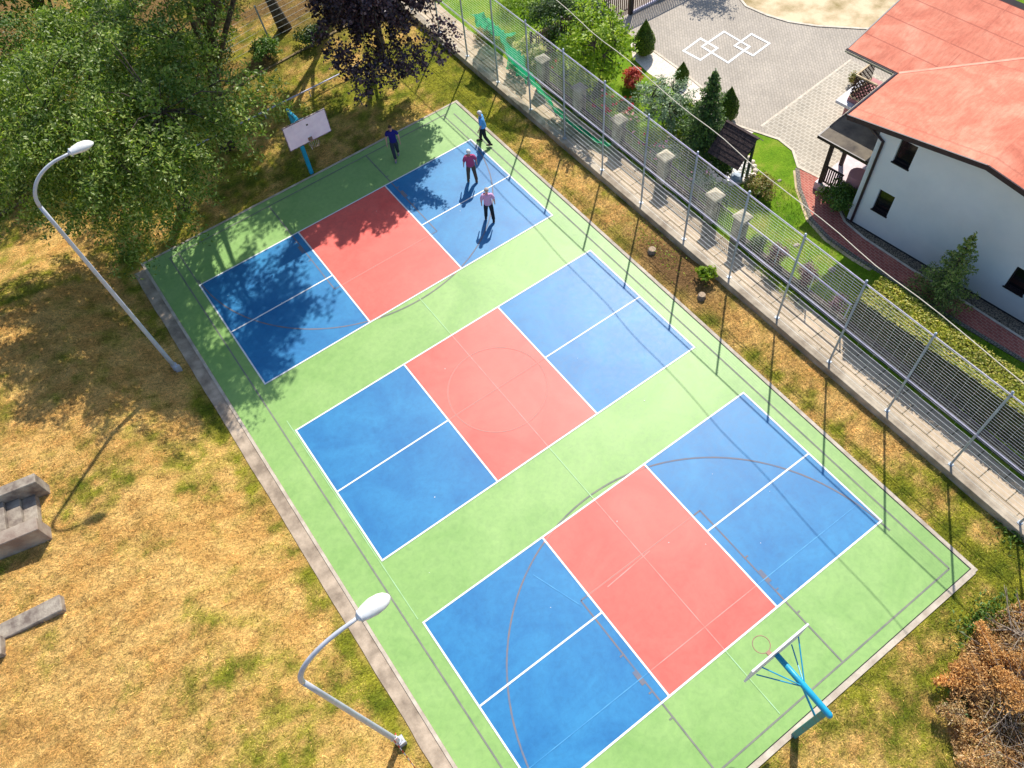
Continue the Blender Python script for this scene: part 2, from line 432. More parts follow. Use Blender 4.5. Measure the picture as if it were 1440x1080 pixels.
# ------------------------------------------------------------------ upper level behind the wall
GZ = .25
def garden_color(x, y):
    n = fbm(x * .8, y * .8, 4); n2 = fbm(x * 3, y * 3, 2)
    a = np.array(s2l((118, 152, 30))); b_ = np.array(s2l((78, 122, 20))); d = np.array(s2l((206, 176, 120)))
    t = sstep(.35, .65, n)[:, None]; c = a * (1 - t) + b_ * t
    q = (sstep(.64, .8, n2) * .55)[:, None]
    q = np.maximum(q, (.55 * np.exp(-(((x - 18.9) / 1.0) ** 2 + ((y + 14) / 2.2) ** 2)))[:, None])
    return c * (1 - q) + d * q
m, nt, b = _new('garden lawn')
v = coord(nt); f = noise(nt, v, .9, 6, .65, .5); f2 = noise(nt, v, 22, 4, .7)
c = ramp(nt, f, [(.3, s2l((84, 122, 24))), (.5, s2l((112, 144, 34))), (.72, s2l((150, 150, 66)))])
c = mixc(nt, 1.0, c, ramp(nt, f2, [(.3, (.6, .6, .55)), (.6, (1.1, 1.1, 1.05))]), 'MULTIPLY')
nt.links.new(c, b.inputs['Base Color']); b.inputs['Roughness'].default_value = .95; b.inputs['Specular IOR Level'].default_value = .1
bump(nt, b, f2, .6, .04)
struct(MB().sheet([(16.2, -90), (130, -90), (130, 120), (16.2, 120)], GZ).build('garden_lawn', m))

WALLC = mat('weathered concrete wall', s2l((192, 178, 156)), s2l((140, 126, 108)), 1.4, .95, .5, 25)
t = MB().box((16.2, -34, -.4), (16.58, 40, GZ + .03)).build('low_concrete_wall', WALLC, bevel=.012)
tag(t, 'long low weathered concrete retaining wall carrying the tall wire fence beside the court', 'wall')

def brick_mat(name, c1, c2, mortar, w_, h_, rot=0, msize=.01, rough=.85, off=.5, dirt=.25):
    m, nt, b = _new(name)
    v = coord(nt, (1, 1, 1), rot)
    bt = nt.nodes.new('ShaderNodeTexBrick'); bt.inputs['Scale'].default_value = 1
    bt.inputs['Color1'].default_value = rgba(c1); bt.inputs['Color2'].default_value = rgba(c2); bt.inputs['Mortar'].default_value = rgba(mortar)
    bt.inputs['Brick Width'].default_value = w_; bt.inputs['Row Height'].default_value = h_; bt.inputs['Mortar Size'].default_value = msize; bt.inputs['Mortar Smooth'].default_value = .2
    bt.offset = off
    nt.links.new(v, bt.inputs['Vector'])
    f = noise(nt, v, .6, 6, .6); f2 = noise(nt, v, 9, 5, .7)
    c = mixc(nt, 1.0, bt.outputs['Color'], ramp(nt, f, [(.3, (1 - dirt,) * 3), (.7, (1 + dirt * .4,) * 3)]), 'MULTIPLY')
    c = mixc(nt, 1.0, c, ramp(nt, f2, [(.3, (.86, .86, .85)), (.7, (1.08, 1.08, 1.08))]), 'MULTIPLY')
    nt.links.new(c, b.inputs['Base Color']); b.inputs['Roughness'].default_value = rough; b.inputs['Specular IOR Level'].default_value = .25
    bump(nt, b, bt.outputs['Fac'], -.3, .01)
    return m
SLAB = brick_mat('concrete slabs', s2l((204, 182, 154)), s2l((186, 166, 140)), s2l((110, 100, 78)), 1.0, .62, R_(90), .018, dirt=.3)
HA = R_(6.8)
PAVE = brick_mat('grey paving blocks', s2l((184, 172, 156)), s2l((174, 163, 149)), s2l((150, 141, 128)), .24, .12, -R_(52), .012, dirt=.15)
PAVE2 = brick_mat('large paving blocks', s2l((180, 168, 150)), s2l((164, 154, 138)), s2l((200, 190, 172)), .23, .19, -R_(96), .022, dirt=.15)
REDB = brick_mat('red brick paving', s2l((190, 110, 94)), s2l((168, 92, 80)), s2l((196, 150, 130)), .22, .11, -R_(90), .010)
GRAVEL = mat('gravel strip', s2l((150, 134, 112)), s2l((62, 56, 50)), 22, .9, .9, 30, lo=.4, hi=.6)
PEBB = mat('white pebbles', s2l((236, 222, 204)), s2l((188, 160, 140)), 18, .9, .7, 40, lo=.45, hi=.8)
SAND = mat('sandy soil', s2l((216, 192, 156)), s2l((140, 122, 76)), .7, .95, .5, 20, lo=.42, hi=.68)
KERBW = mat('pale kerb stones', s2l((216, 204, 184)), s2l((190, 176, 156)), 4, .9)

V, F = wavy_strip(-17.72, -16.58, -40, 14, GZ + .004, .1, .25, 1.3, 4)
V = [(-p[0], p[1], p[2]) for p in V]
struct(MB().add(V, [tuple(reversed(f)) for f in F]).build('slab_path', SLAB))
def poly(*pts): return ccw([at(x, y, GZ) for x, y in pts])
gate_a = at(888, 20, GZ); gate_b = at(928, 0, GZ)
border = [(1035, 176), (1062, 185), (1095, 196), (1115, 212), (1122, 235), (1152, 250)]
drv = [at(*p, GZ) for p in [(1152, 252), (1150, 248)] + border[::-1][1:] + [(1003, 137), (960, 101), (917, 70), (893, 55), (870, 36)]]
e1 = Vector((math.cos(HA), math.sin(HA))); e2 = Vector((math.sin(HA), -math.cos(HA)))
H0 = Vector((22.06, -13.83))
def HP(a, b_): p = H0 + e1 * a + e2 * b_; return (p.x, p.y)
drv += [(24.9, 5.5), (31, 6), (30.0, 1.5), (29.1, -1.18), (29.32, -2.39), (29.7, -3.42), (30.43, -4.52), (31.96, -6.18), (36, -8.6), HP(8, -2), HP(1.2, -.05)]
struct(MB().sheet(ccw(drv), GZ + .006).build('driveway', PAVE))
lower = [at(1070, 178, GZ), (29.70, -7.25), HP(8, -2), HP(1.2, -.05), at(1150, 248, GZ), at(1122, 235, GZ), at(1115, 212, GZ), at(1095, 196, GZ)]
struct(MB().sheet(ccw(lower), GZ + .011).build('forecourt', PAVE2))
def ribbon(pts, wd, z0, z1, m, name, closed=False):
    mb = MB(); P = [Vector(p) for p in pts]
    L = []; 
    for i, p in enumerate(P):
        d = (P[min(i + 1, len(P) - 1)] - P[max(i - 1, 0)]).normalized(); n = Vector((-d.y, d.x)) * wd / 2
        L.append((p + n, p - n))
    for (a, b_), (c, d) in zip(L, L[1:]):
        mb.add([(*a, z1), (*b_, z1), (*d, z1), (*c, z1), (*a, z0), (*b_, z0), (*d, z0), (*c, z0)], [(0, 1, 2, 3), (0, 3, 7, 4), (1, 5, 6, 2)])
    return struct(mb.build(name, m))
ribbon([at(1070, 178, GZ), (29.70, -7.25)], .10, GZ, GZ + .016, KERBW, 'paving_edge_strip')
ribbon([at(*p, GZ) for p in [(893, 55), (917, 70), (960, 101), (1003, 137)] + border], .11, GZ, GZ + .03, KERBW, 'paving_edge_strip')
ribbon([(30.0, 1.5), (29.1, -1.18), (29.32, -2.39), (29.7, -3.42), (30.43, -4.52), (31.96, -6.18), (36, -8.6)], .12, GZ, GZ + .04, KERBW, 'paving_edge_strip')
struct(MB().sheet(ccw([(30.1, 6), (30.1, 1.5), (29.2, -1.18), (29.4, -2.39), (29.78, -3.42), (30.5, -4.52), (32.0, -6.18), (36, -8.5), (60, -10), (60, 30), (30, 30)]), GZ + .004).build('sandy_yard', SAND))
struct(MB().sheet(poly((886, 58), (917, 71), (960, 102), (1003, 138), (1035, 177), (1060, 186), (1028, 204), (990, 160), (945, 124), (912, 103), (890, 82)), GZ + .008).build('pebble_bed', PEBB))
# three linked white squares painted on the driveway
sq = MB()
def square_outline(c, wd, z):
    c = [Vector(at(*p, GZ)) for p in c]; ce = sum(c, Vector((0, 0))) / 4
    for i in range(4):
        a, b_ = c[i], c[(i + 1) % 4]
        ia, ib = a + (ce - a) * wd, b_ + (ce - b_) * wd
        sq.sheet([a, b_, ib, ia], z)
square_outline([(959, 72), (985, 53), (1011, 68), (985, 86)], .17, GZ + .016)
square_outline([(985, 66), (1018, 43.5), (1056, 66), (1024, 90)], .12, GZ + .020)
square_outline([(1031, 65), (1056.5, 47), (1084, 61.5), (1059, 80)], .17, GZ + .024)
struct(sq.build('painted_squares', WHITE))
# red brick path, its grey edging and the gravel strip along the house
pin = [(1152, 251), (1160, 266), (1175, 285), (1188, 312), (1215, 335), (1280, 378), (1330, 408), (1440, 478), (1500, 518)]
pout = [(1121, 237), (1124, 265), (1140, 308), (1165, 335), (1200, 360), (1260, 396), (1340, 449), (1440, 508), (1500, 545)]
rp = MB()
A = [at(*p, GZ) for p in pin]; B = [at(*p, GZ) for p in pout]
for i in range(len(A) - 1): rp.sheet([A[i], B[i], B[i + 1], A[i + 1]], GZ + .015)
struct(rp.build('red_brick_path', REDB))
EDGEC = brick_mat('grey edging setts', s2l((150, 140, 126)), s2l((130, 122, 112)), s2l((90, 84, 76)), .12, .12, -R_(88), .014)
ribbon(B, .17, GZ, GZ + .026, EDGEC, 'path_edging'); ribbon(A[2:], .09, GZ, GZ + .03, KERBW, 'path_edging')
struct(MB().sheet(ccw(A[2:] + [HP(-.0, 9), HP(0, 0), HP(.5, -.6)]), GZ + .009).build('gravel_strip', GRAVEL))
ribbon([at(*p, GZ) for p in [(1118, 240), (1121, 266), (1136, 309), (1162, 338), (1198, 364), (1225, 380)]], .16, GZ, GZ + .012, SAND, 'bare_soil_edge')

# lush blades on the garden lawn
def garden_blades():
    n = 60000
    x = rng.uniform(18.2, 23.2, n); y = rng.uniform(-26, 6, n)
    from mathutils.geometry import intersect_point_tri_2d
    def inside(poly_, x, y):
        c = np.zeros(len(x), bool); n_ = len(poly_); j = n_ - 1
        for i in range(n_):
            xi, yi = poly_[i]; xj, yj = poly_[j]
            k_ = ((yi > y) != (yj > y)) & (x < (xj - xi) * (y - yi) / (yj - yi + 1e-12) + xi); c ^= k_; j = i
        return c
    bad = inside(drv, x, y) | inside(A + B[::-1], x, y) | inside(A[2:] + [HP(0, 9), HP(0, 0), HP(.5, -.6)], x, y)
    bad |= inside(poly((886, 58), (917, 71), (960, 102), (1003, 138), (1035, 177), (1060, 186), (1028, 204), (990, 160), (945, 124), (912, 103), (890, 82)), x, y)
    hx = (x - H0.x) * e1.x + (y - H0.y) * e1.y
    bad |= hx > -.3 * (y < -13)
    bad &= ~((hx < -.9) & (y > -9) & (x < 22) & False)
    x = x[~bad]; y = y[~bad]
    c = garden_color(x, y) * (.6 + .7 * rng.random((len(x), 1)))
    blade_field('garden_grass', x, y, np.full(len(x), GZ), c, .07, .009, .3, 'lush green lawn grass in the garden behind the wire fence', 'grass', BLADE)
garden_blades()

# ------------------------------------------------------------------ metals etc.
GALV = mat('galvanised steel', s2l((172, 182, 190)), s2l((144, 154, 164)), 4, .5, .1, 30, .35, .5)
GALVL = mat('bright galvanised wire', s2l((240, 240, 234)), s2l((226, 232, 226)), 4, .5, 0, 30, .4, .5)
RAILW = mat('pale rail paint', s2l((206, 200, 214)), s2l((180, 174, 190)), 5, .6, 0, 30, .1, .3)
LAMPP = mat('light grey pole paint', s2l((198, 200, 206)), s2l((176, 178, 184)), 2, .45, .05, 30)
LAMPH = mat('white lamp housing', s2l((236, 234, 228)), s2l((205, 202, 194)), 5, .45)
CYAN = mat('turquoise hoop paint', s2l((34, 164, 200)), s2l((40, 140, 172)), 3, .4, .1, 40, lo=.4, hi=.7)
CYANW = mat('worn turquoise paint', s2l((70, 138, 140)), s2l((120, 112, 80)), 7, .6, .3, 30, lo=.5, hi=.75)
BOARD = mat('white backboard', s2l((238, 234, 238)), s2l((224, 218, 226)), 3, .55)
BEDGE = mat('weathered backboard edge', s2l((70, 56, 58)), s2l((160, 150, 150)), 9, .8, lo=.4, hi=.6)
RIM = mat('rusty rim steel', s2l((160, 116, 94)), s2l((138, 118, 102)), 12, .6)
NETW = mat('net cord', s2l((210, 205, 198)), s2l((180, 175, 170)), 8, .9)
DARKM = mat('dark metal', s2l((52, 48, 50)), s2l((40, 36, 38)), 6, .6)

# ------------------------------------------------------------------ tall wire fence
FX = 16.40; FZ0 = GZ + .03; FZT = 4.62; FZM = 2.36
fence = empty('wire_fence', (FX, -10, FZ0), 0, 'tall galvanised wire mesh fence standing on the low concrete wall beside the court', 'fence')
def FP(x, y, z): return (x - FX, y + 10, z - FZ0)
ys = [9.8, 7.2, 4.72, 2.13, -.43, -2.95, -5.54, -8.05, -10.62, -13.13, -15.6, -18.08, -20.62, -23.17, -25.70, -28.25, -30.8]
top = MB().tube([FP(FX, ys[0], FZT), FP(FX, ys[-1], FZT)], .019, 8)
top.build('top_rail', RAILW, fence)
mid = MB().tube([FP(FX - .02, ys[0], FZM), FP(FX - .02, ys[-1], FZM)], .014, 6).tube([FP(FX + .02, ys[0], FZM - .09), FP(FX + .02, ys[-1], FZM - .09)], .012, 6)
mid.build('middle_rail', RAILW, fence)
for i, y in enumerate(ys):
    lean = .012 * math.sin(i * 2.3)
    p = MB().tube([FP(FX + .05, y, FZ0), FP(FX + .05 + lean * .3, y + lean, FZT + .07)], .038, 10)
    p.box((.05 - .07, y + 10 - .07, 0), (.05 + .07, y + 10 + .07, .02)).tube([FP(FX + .05, y, FZT + .07), FP(FX + .05, y, FZT + .10)], [.044, .02], 8)
    p.build('post', GALV, fence)
for y0, y1 in zip(ys, ys[1:]):
    ya, yb = y1 + .03, y0 - .03
    for nm, za, zb, n, r in (('upper_mesh', FZM + .04, FZT - .05, 19, .0034), ('lower_mesh', FZ0 + .10, FZM - .13, 9, .0044)):
        b = MB()
        for k in range(n):
            z = za + (zb - za) * k / (n - 1) + .004 * math.sin(k * 7 + y0)
            b.tube([FP(FX, ya, z), FP(FX, (ya + yb) / 2, z - .012), FP(FX, yb, z)], r, 6, False)
        nv = 7 if nm == 'upper_mesh' else 4
        for k in range(1, nv):
            y = ya + (yb - ya) * k / nv
            b.tube([FP(FX + .008, y, za), FP(FX + .008, y, zb)], .0014, 3, False)
        b.build(nm, GALVL, fence, True)

# ------------------------------------------------------------------ street lamps
def lamp(x, y, zb, top, lean, label, arm=1.25, rise=.55):
    r = empty('street_lamp', (x, y, zb), 0, label, 'street lamp', 'curved street lamps beside the court')
    H = top - zb
    pts = []; rad = []
    for k in range(9): t = k / 8; pts.append((lean[0] * t, lean[1] * t, (H - 1.2) * t)); rad.append(.085 - .028 * t)
    MB().tube(pts, rad, 14).build('pole', LAMPP, r, True)
    c0 = Vector(pts[-1]); arc = []; ra = []
    for k in range(15):
        a = math.pi / 2 * k / 14 * 1.02
        arc.append(c0 + Vector((arm * (1 - math.cos(a)), 0, 1.08 * math.sin(a)))); ra.append(.057 - .014 * k / 14)
    arc.append(arc[-1] + Vector((.22, 0, .015))); ra.append(.04)
    MB().tube(arc, ra, 12).build('arm', LAMPP, r, True)
    e = arc[-1]
    h = MB(); ring = []; secs = [(-.05, .065, .055, 0), (0, .12, .08, .0), (.12, .16, .11, .01), (.31, .19, .125, .015), (.48, .175, .11, .01), (.58, .135, .08, 0), (.64, .08, .045, -.005), (.67, .03, .02, -.01)]
    n = 16; V = []
    for (sx, wy, hz, oz) in secs:
        for k in range(n):
            a = 2 * math.pi * k / n; zz = math.sin(a); V.append((e.x + sx, e.y + wy * math.cos(a), e.z + oz + hz * (zz if zz > 0 else zz * .55)))
    F = [(i * n + k, i * n + (k + 1) % n, (i + 1) * n + (k + 1) % n, (i + 1) * n + k) for i in range(len(secs) - 1) for k in range(n)]
    F += [tuple(range(n)), tuple((len(secs) - 1) * n + k for k in reversed(range(n)))]
    hd = h.add(V, F).build('lamp_head', LAMPH, r, True)
    MB().ball((e.x + .35, e.y, e.z - .05), (.23, .13, .06), 12, 8).build('lens', mat('lamp lens', (.6, .6, .58), (.5, .5, .48), 4, .2), hd, True)
    MB().tube([(e.x - .005, e.y, e.z), (e.x + .03, e.y, e.z)], [.124, .127], 14).build('collar', LAMPP, hd, True)
    MB().tube([(0, 0, -.2), (0, 0, .34)], .115, 12).box((-.02, -.15, .06), (.17, -.09, .30)).box((-.15, -.15, -.1), (.15, .15, .03)).build('base_sleeve', LAMPP, r, False)
    return r
lamp(-2.36, -3.38, float(ground_z(-2.36, -3.38)), 10.05, (-.28, -.15), 'tall curved street lamp at the shaded corner of the court under the big green tree', 1.25)
lamp(-2.33, -19.55, float(ground_z(-2.33, -19.55)), 9.75, (-.34, .0), 'tall curved street lamp in full sun with barrier tape tied to its foot', 1.3)
# barrier tape tied to the second lamp
TR = mat('red tape', s2l((206, 40, 44)), s2l((190, 34, 40)), 5, .5); TW = mat('white tape', (.8, .8, .8), (.7, .7, .7), 5, .5)
m, nt, b = _new('striped tape'); v = coord(nt, (1, 1, 1), 0); wv = nt.nodes.new('ShaderNodeTexWave'); wv.inputs['Scale'].default_value = 1.9; wv.bands_direction = 'Y'
nt.links.new(v, wv.inputs['Vector']); nt.links.new(ramp(nt, wv.outputs['Fac'], [(.49, s2l((214, 52, 56))), (.51, (.8, .8, .8))]), b.inputs['Base Color'])
tp = MB(); P = []
for k in range(41):
    t = k / 40; P.append(Vector((-2.36 + .45 * t + .03 * math.sin(t * 9), -19.55 - 6 * t, .95 - .42 * t - .5 * t * (1 - t))))
for a, b_ in zip(P, P[1:]): tp.add([a + Vector((0, 0, .03)), a - Vector((.03, 0, .03)), b_ - Vector((.03, 0, .03)), b_ + Vector((0, 0, .03))], [(0, 1, 2, 3)])
tp.tube([(-2.45, -19.6, .93), (-2.28, -19.64, .95), (-2.24, -19.5, .95)], .016, 5)
tag(tp.build('barrier_tape', m), 'red and white striped barrier tape running from the foot of the sunlit lamp', 'tape')

# ------------------------------------------------------------------ basketball hoops
def hoop(x, y, s, label):
    """s = +1: board lies towards -y of the post"""
    r = empty('basketball_hoop', (x, y, -.03), 0 if s > 0 else math.pi, label, 'hoop', 'basketball hoops at the ends of the court')
    PZ = 3.30
    MB().bar((0, 0, -.2), (0, 0, PZ), .16, .16, (0, 1, 0)).build('post', CYANW if s < 0 else CYAN, r, bevel=.008)
    a0 = Vector((0, .10, PZ + .03)); a1 = Vector((0, -1.655, PZ + .12))
    MB().tube([a0 + Vector((0, .06, -.02)), a0, a0.lerp(a1, .5), a1], [.06, .085, .085, .075], 12).build('arm', CYAN, r, True)
    MB().tube([(0, -.07, PZ - .85), (0, -.85, PZ + .08)], .03, 8).build('brace', CYAN, r)
    st = MB(); m_ = a0.lerp(a1, .45)
    for sx in (-1, 1):
        for zz in (3.02, 3.78): st.tube([m_, (sx * .62, -1.62, zz)], .018, 6)
    st.build('strut', CYAN, r)
    b = MB().box((-.925, -1.70, 2.93), (.925, -1.66, 3.99)).build('backboard', BOARD, r)
    e = MB()
    for lo, hi in (((-.955, -1.705, 2.90), (-.925, -1.655, 4.02)), ((.925, -1.705, 2.90), (.955, -1.655, 4.02)), ((-.925, -1.705, 3.99), (.925, -1.655, 4.02)), ((-.925, -1.705, 2.90), (.925, -1.655, 2.93))): e.box(lo, hi)
    e.build('frame', BEDGE if s > 0 else BOARD, b)
    MB().box((.02, -1.704, 3.66), (.10, -1.70, 3.73)).build('sticker', DARKM, b)
    rim = MB(); cy = -1.70 - .15 - .225
    pts = [(.225 * math.cos(2 * math.pi * k / 24), cy + .225 * math.sin(2 * math.pi * k / 24), 3.06) for k in range(25)]
    rim.tube(pts, .012, 6, False); rim.box((-.06, -1.87, 3.02), (.06, -1.705, 3.075)); rim.box((-.09, -1.712, 2.96), (.09, -1.70, 3.12))
    rm = rim.build('rim', RIM, r)
    if s > 0:
        n_ = MB()
        for k in range(7):
            a = .3 + k * .42; p = Vector((.225 * math.cos(a), cy + .225 * math.sin(a), 3.05))
            n_.tube([p, p + Vector((-.05 * math.cos(a), -.05 * math.sin(a), -.13)), p + Vector((-.07 * math.cos(a), -.03, -.26 - .03 * (k % 3)))], .007, 4, False)
        n_.build('torn_net', NETW, rm)
    return r
hoop(6.72, 2.83, 1, 'shaded turquoise basketball hoop showing the face of its white board and torn net')
hoop(6.66, -25.93, -1, 'sunlit turquoise basketball hoop seen from behind with thin struts to its white board')

# ------------------------------------------------------------------ rail and old wire fence behind the court
tr_ = empty('tube_rail', (7, 7.6, 0), 0, 'low pale metal tube rail in the grass behind the shaded hoop', 'rail')
MB().tube([(-5.2, -.1, .33), (4.9, .05, .33)], .035, 8).build('rail', RAILW, tr_, True)
for x in (-5, -2.6, -.2, 2.2, 4.6): MB().tube([(x, -.03, -.1), (x, -.03, .33)], .025, 8).build('post', RAILW, tr_)
STONE_ = mat('mossy kerb', s2l((150, 128, 92)), s2l((96, 84, 54)), 3, .95, .5, 20)
wf = empty('old_wire_fence', (6, 12.3, 0), 0, 'old sagging strand wire fence with leaning concrete posts under the trees', 'fence')
def wy(x): return .10 * x
for i, x in enumerate((-16.5, -13, -10, -6.5, -3, .6, 3.6, 7, 10.5)):
    MB().tube([(x, wy(x), -.1), (x - .12, wy(x) + .10, 2.05)], .045, 7).build('post', GALV, wf)
wr = MB()
for z in (.25, .55, .85, 1.15, 1.45, 1.75, 1.98):
    P = []
    for k in range(60):
        x = -16.5 + 27 * k / 59; P.append((x - .05 * z, wy(x) + .05 * z, z - .05 * abs(math.sin(x * .9))))
    wr.tube(P, .007, 4, False)
wr.build('wires', GALVL, wf)
MB().box((-16.5, -1.72, -.1), (10.5, -1.6, .05), Matrix.Rotation(.09, 4, 'Z')).build('kerb', STONE_, wf)

# ------------------------------------------------------------------ concrete steps and beams on the left bank
STONE = mat('old lichen concrete', s2l((172, 160, 142)), s2l((112, 98, 88)), 2.6, .95, .6, 22)
STPINK = mat('pinkish worn concrete', s2l((172, 158, 140)), s2l((136, 116, 102)), 1.8, .95, .5, 25)
stp = empty('concrete_steps', (-7.75, -7.55, 1.80), R_(-11), 'weathered concrete steps between two thick side walls on the dry bank', 'steps')
MB().box((-3.2, .72, -.8), (.12, 1.08, .80)).build('side_wall', STONE, stp, bevel=.02)
MB().box((-3.2, -.98, -.8), (.0, -.52, .80)).build('side_wall', STPINK, stp, bevel=.02)
for k in range(5):
    MB().box((-3.2, -.515, -.6), (-.22 - .42 * k, .715, (.22 + .14 * k))).build('step', STONE, stp, bevel=.012) if k == 4 else MB().box((-.22 - .42 * (k + 1) + .002, -.515, -.6), (-.22 - .42 * k, .715, (.22 + .14 * k))).build('step', STONE, stp, bevel=.012)
bm1 = MB().box((-2.4, -.27, -.5), (0, .27, .20)).build('concrete_beam', STONE, bevel=.03, loc=(-8.28, -10.80, 1.84)); bm1.rotation_euler = (0, R_(-3.5), R_(-9))
tag(bm1, 'long weathered concrete beam half sunk in the dry grass below the steps', 'beam')
bm2 = MB().box((-1.2, -.3, -.5), (0, .3, .22)).build('concrete_block', STONE, bevel=.03, loc=(-10.1, -11.0, 1.92)); bm2.rotation_euler = (0, 0, R_(-14))
tag(bm2, 'grey concrete block cut off by the picture edge at the end of the sunken beam', 'block')

# ------------------------------------------------------------------ stumps
WOODC = mat('sawn stump wood', s2l((190, 168, 140)), s2l((140, 116, 92)), 14, .9); BARK = mat('bark', s2l((150, 130, 108)), s2l((104, 88, 72)), 9, .95, .8, 30)
for (x, y, r, lb) in ((15.22, -10.15, .15, 'small round tree stump in bare soil nearer the middle court'), (15.16, -13.05, .14, 'pale sawn tree stump in bare soil next to the leafy weed')):
    e = empty('tree_stump', (x, y, -.05), 0, lb, 'stump')
    pts = [(0, 0, 0), (0, 0, .06), (.01, 0, .20)]
    MB().tube(pts, [r * 1.35, r * 1.05, r], 11).build('bark', BARK, e, True)
    MB().tube([(.01, 0, .202), (.01, 0, .21)], [r * .97, r * .93], 11).build('cut_face', WOODC, e)

# ------------------------------------------------------------------ overhead cable
cb = MB(); P = []
for k in range(61):
    y = 8 - 44 * k / 60; P.append((16.25 + .057 * (y + 10.9) + .04 * math.sin(k), y, 6.15 + .0010 * (y + 12) ** 2 + .012 * math.sin(k * 1.7)))
cb.tube(P, .014, 6)
tag(cb.build('overhead_cable', mat('pale cable', s2l((226, 214, 190)), s2l((200, 190, 170)), 3, .6), None, True), 'pale overhead cable strung above the wire fence and the garden', 'cable')

# ------------------------------------------------------------------ garden fence of stone pillars
PIL = mat('rough grey pillar stone', s2l((160, 152, 130)), s2l((112, 106, 90)), 3, .95, .6, 20); CAPM = mat('pale pillar cap', s2l((190, 178, 152)), s2l((150, 140, 118)), 4, .95, .4, 30)
PLM = mat('dark plinth', s2l((98, 88, 78)), s2l((62, 56, 52)), 3, .95, .5, 20)
gf = empty('garden_fence', (17.95, -6, GZ), 0, 'low garden fence of stone pillars with pale caps and wire panels behind the tall fence', 'fence')
PY = [.62, -2.05, -4.75, -7.65, -10.5, -11.98]
for y in PY:
    p = MB().box((-.19, y + 6 - .22, 0), (.25, y + 6 + .22, 1.30)).build('pillar', PIL, gf, bevel=.03)
    c = MB(); yc = y + 6; c.box((-.25, yc - .28, 1.30), (.31, yc + .28, 1.38))
    c.add([(-.25, yc - .28, 1.381), (.31, yc - .28, 1.381), (.31, yc + .28, 1.381), (-.25, yc + .28, 1.381), (.03, yc, 1.52)], [(0, 1, 4), (1, 2, 4), (2, 3, 4), (3, 0, 4)])
    c.build('cap', CAPM if y < -7 else PIL, p)
for y0, y1 in zip(PY, PY[1:]):
    gate_ = (y1 == -11.98)
    b = MB(); a0 = y0 + 6 - .22; a1 = y1 + 6 + .22
    if not gate_:
        MB().box((-.10, a1 + .002, -.1), (.10, a0 - .002, .38)).build('plinth', PLM, gf)
        b.bar((0, a0, 1.16), (0, a1, 1.16), .035, .035); b.bar((0, a0, .46), (0, a1, .46), .03, .03)
        for k in range(12): z = .5 + .055 * k; b.bar((0, a0, z), (0, a1, z), .007, .007)
        for k in range(1, 26): y = a0 + (a1 - a0) * k / 26; b.bar((.01, y, .46), (.01, y, 1.16), .007, .007)
        b.build('wire_panel', DARKM, gf)
    else:
        b.bar((0, a0, 1.12), (0, a1, 1.12), .035, .035); b.bar((0, a0, .15), (0, a1, .15), .035, .035)
        for k in range(11): y = a0 + (a1 - a0) * (k + .5) / 11; b.bar((.01, y, .15), (.01, y, 1.12), .018, .018)
        b.build('gate_leaf', DARKM, gf)
MB().box((-.10, -28, -.1), (.10, -6.2, .42)).build('plinth', PLM, gf)
b = MB().tube([(0, -6.2, 1.28), (0, -11.3, 1.28)], .028, 8); b.build('tube_rail', RAILW, gf, True)
for y in (-7.9, -9.6, -11.25): MB().tube([(0, y, .4), (0, y, 1.28)], .025, 8).build('post', GALV, gf)

# ------------------------------------------------------------------ sliding gate and slat fence at the top
d = Vector((gate_b[0] - gate_a[0], gate_b[1] - gate_a[1])).normalized(); ga = math.atan2(d.y, d.x)
SLAT = mat('brown steel slats', s2l((150, 112, 102)), s2l((116, 88, 84)), 6, .6); GPOST = mat('black gate post', s2l((44, 36, 38)), s2l((34, 30, 30)), 5, .6)
sg = empty('sliding_gate', (gate_a[0], gate_a[1], GZ), ga, 'sliding driveway gate of slim vertical bars on a pale bottom beam', 'gate')
b = MB()
b.bar((.05, 0, .10), (6.2, 0, .10), .09, .11); b.build('bottom_beam', RAILW, sg)
b = MB()
for k in range(50): b.bar((.1 + .122 * k, 0, .16), (.1 + .122 * k, 0, 1.52), .03, .045, (0, 1, 0))
b.bar((.05, 0, 1.54), (6.2, 0, 1.54), .05, .05); b.build('bars', SLAT, sg)
MB().bar((-.04, .03, -.1), (-.04, .03, 1.75), .15, .15, (0, 1, 0)).build('gate_post', GPOST, sg)
MB().box((1.55, -.10, .10), (2.3, -.05, .2)).build('guide', GALV, sg)
sf = empty('slat_fence', (gate_a[0], gate_a[1], GZ), ga, 'fence of brown vertical slats continuing from the sliding gate behind the bushes', 'fence')
b = MB()
for k in range(46): b.bar((-.22 - .125 * k, .02, .1), (-.22 - .125 * k, .02, 1.5), .03, .06, (0, 1, 0))
b.build('slats', SLAT, sf)
b = MB(); b.bar((-.15, .06, .35), (-5.9, .06, .35), .04, .05); b.bar((-.15, .06, 1.3), (-5.9, .06, 1.3), .04, .05); b.build('rails', GPOST, sf)
for x in (-2.1, -4.2, -5.95): MB().bar((x, .11, -.1), (x, .11, 1.6), .1, .1, (0, 1, 0)).build('post', GPOST, sf)

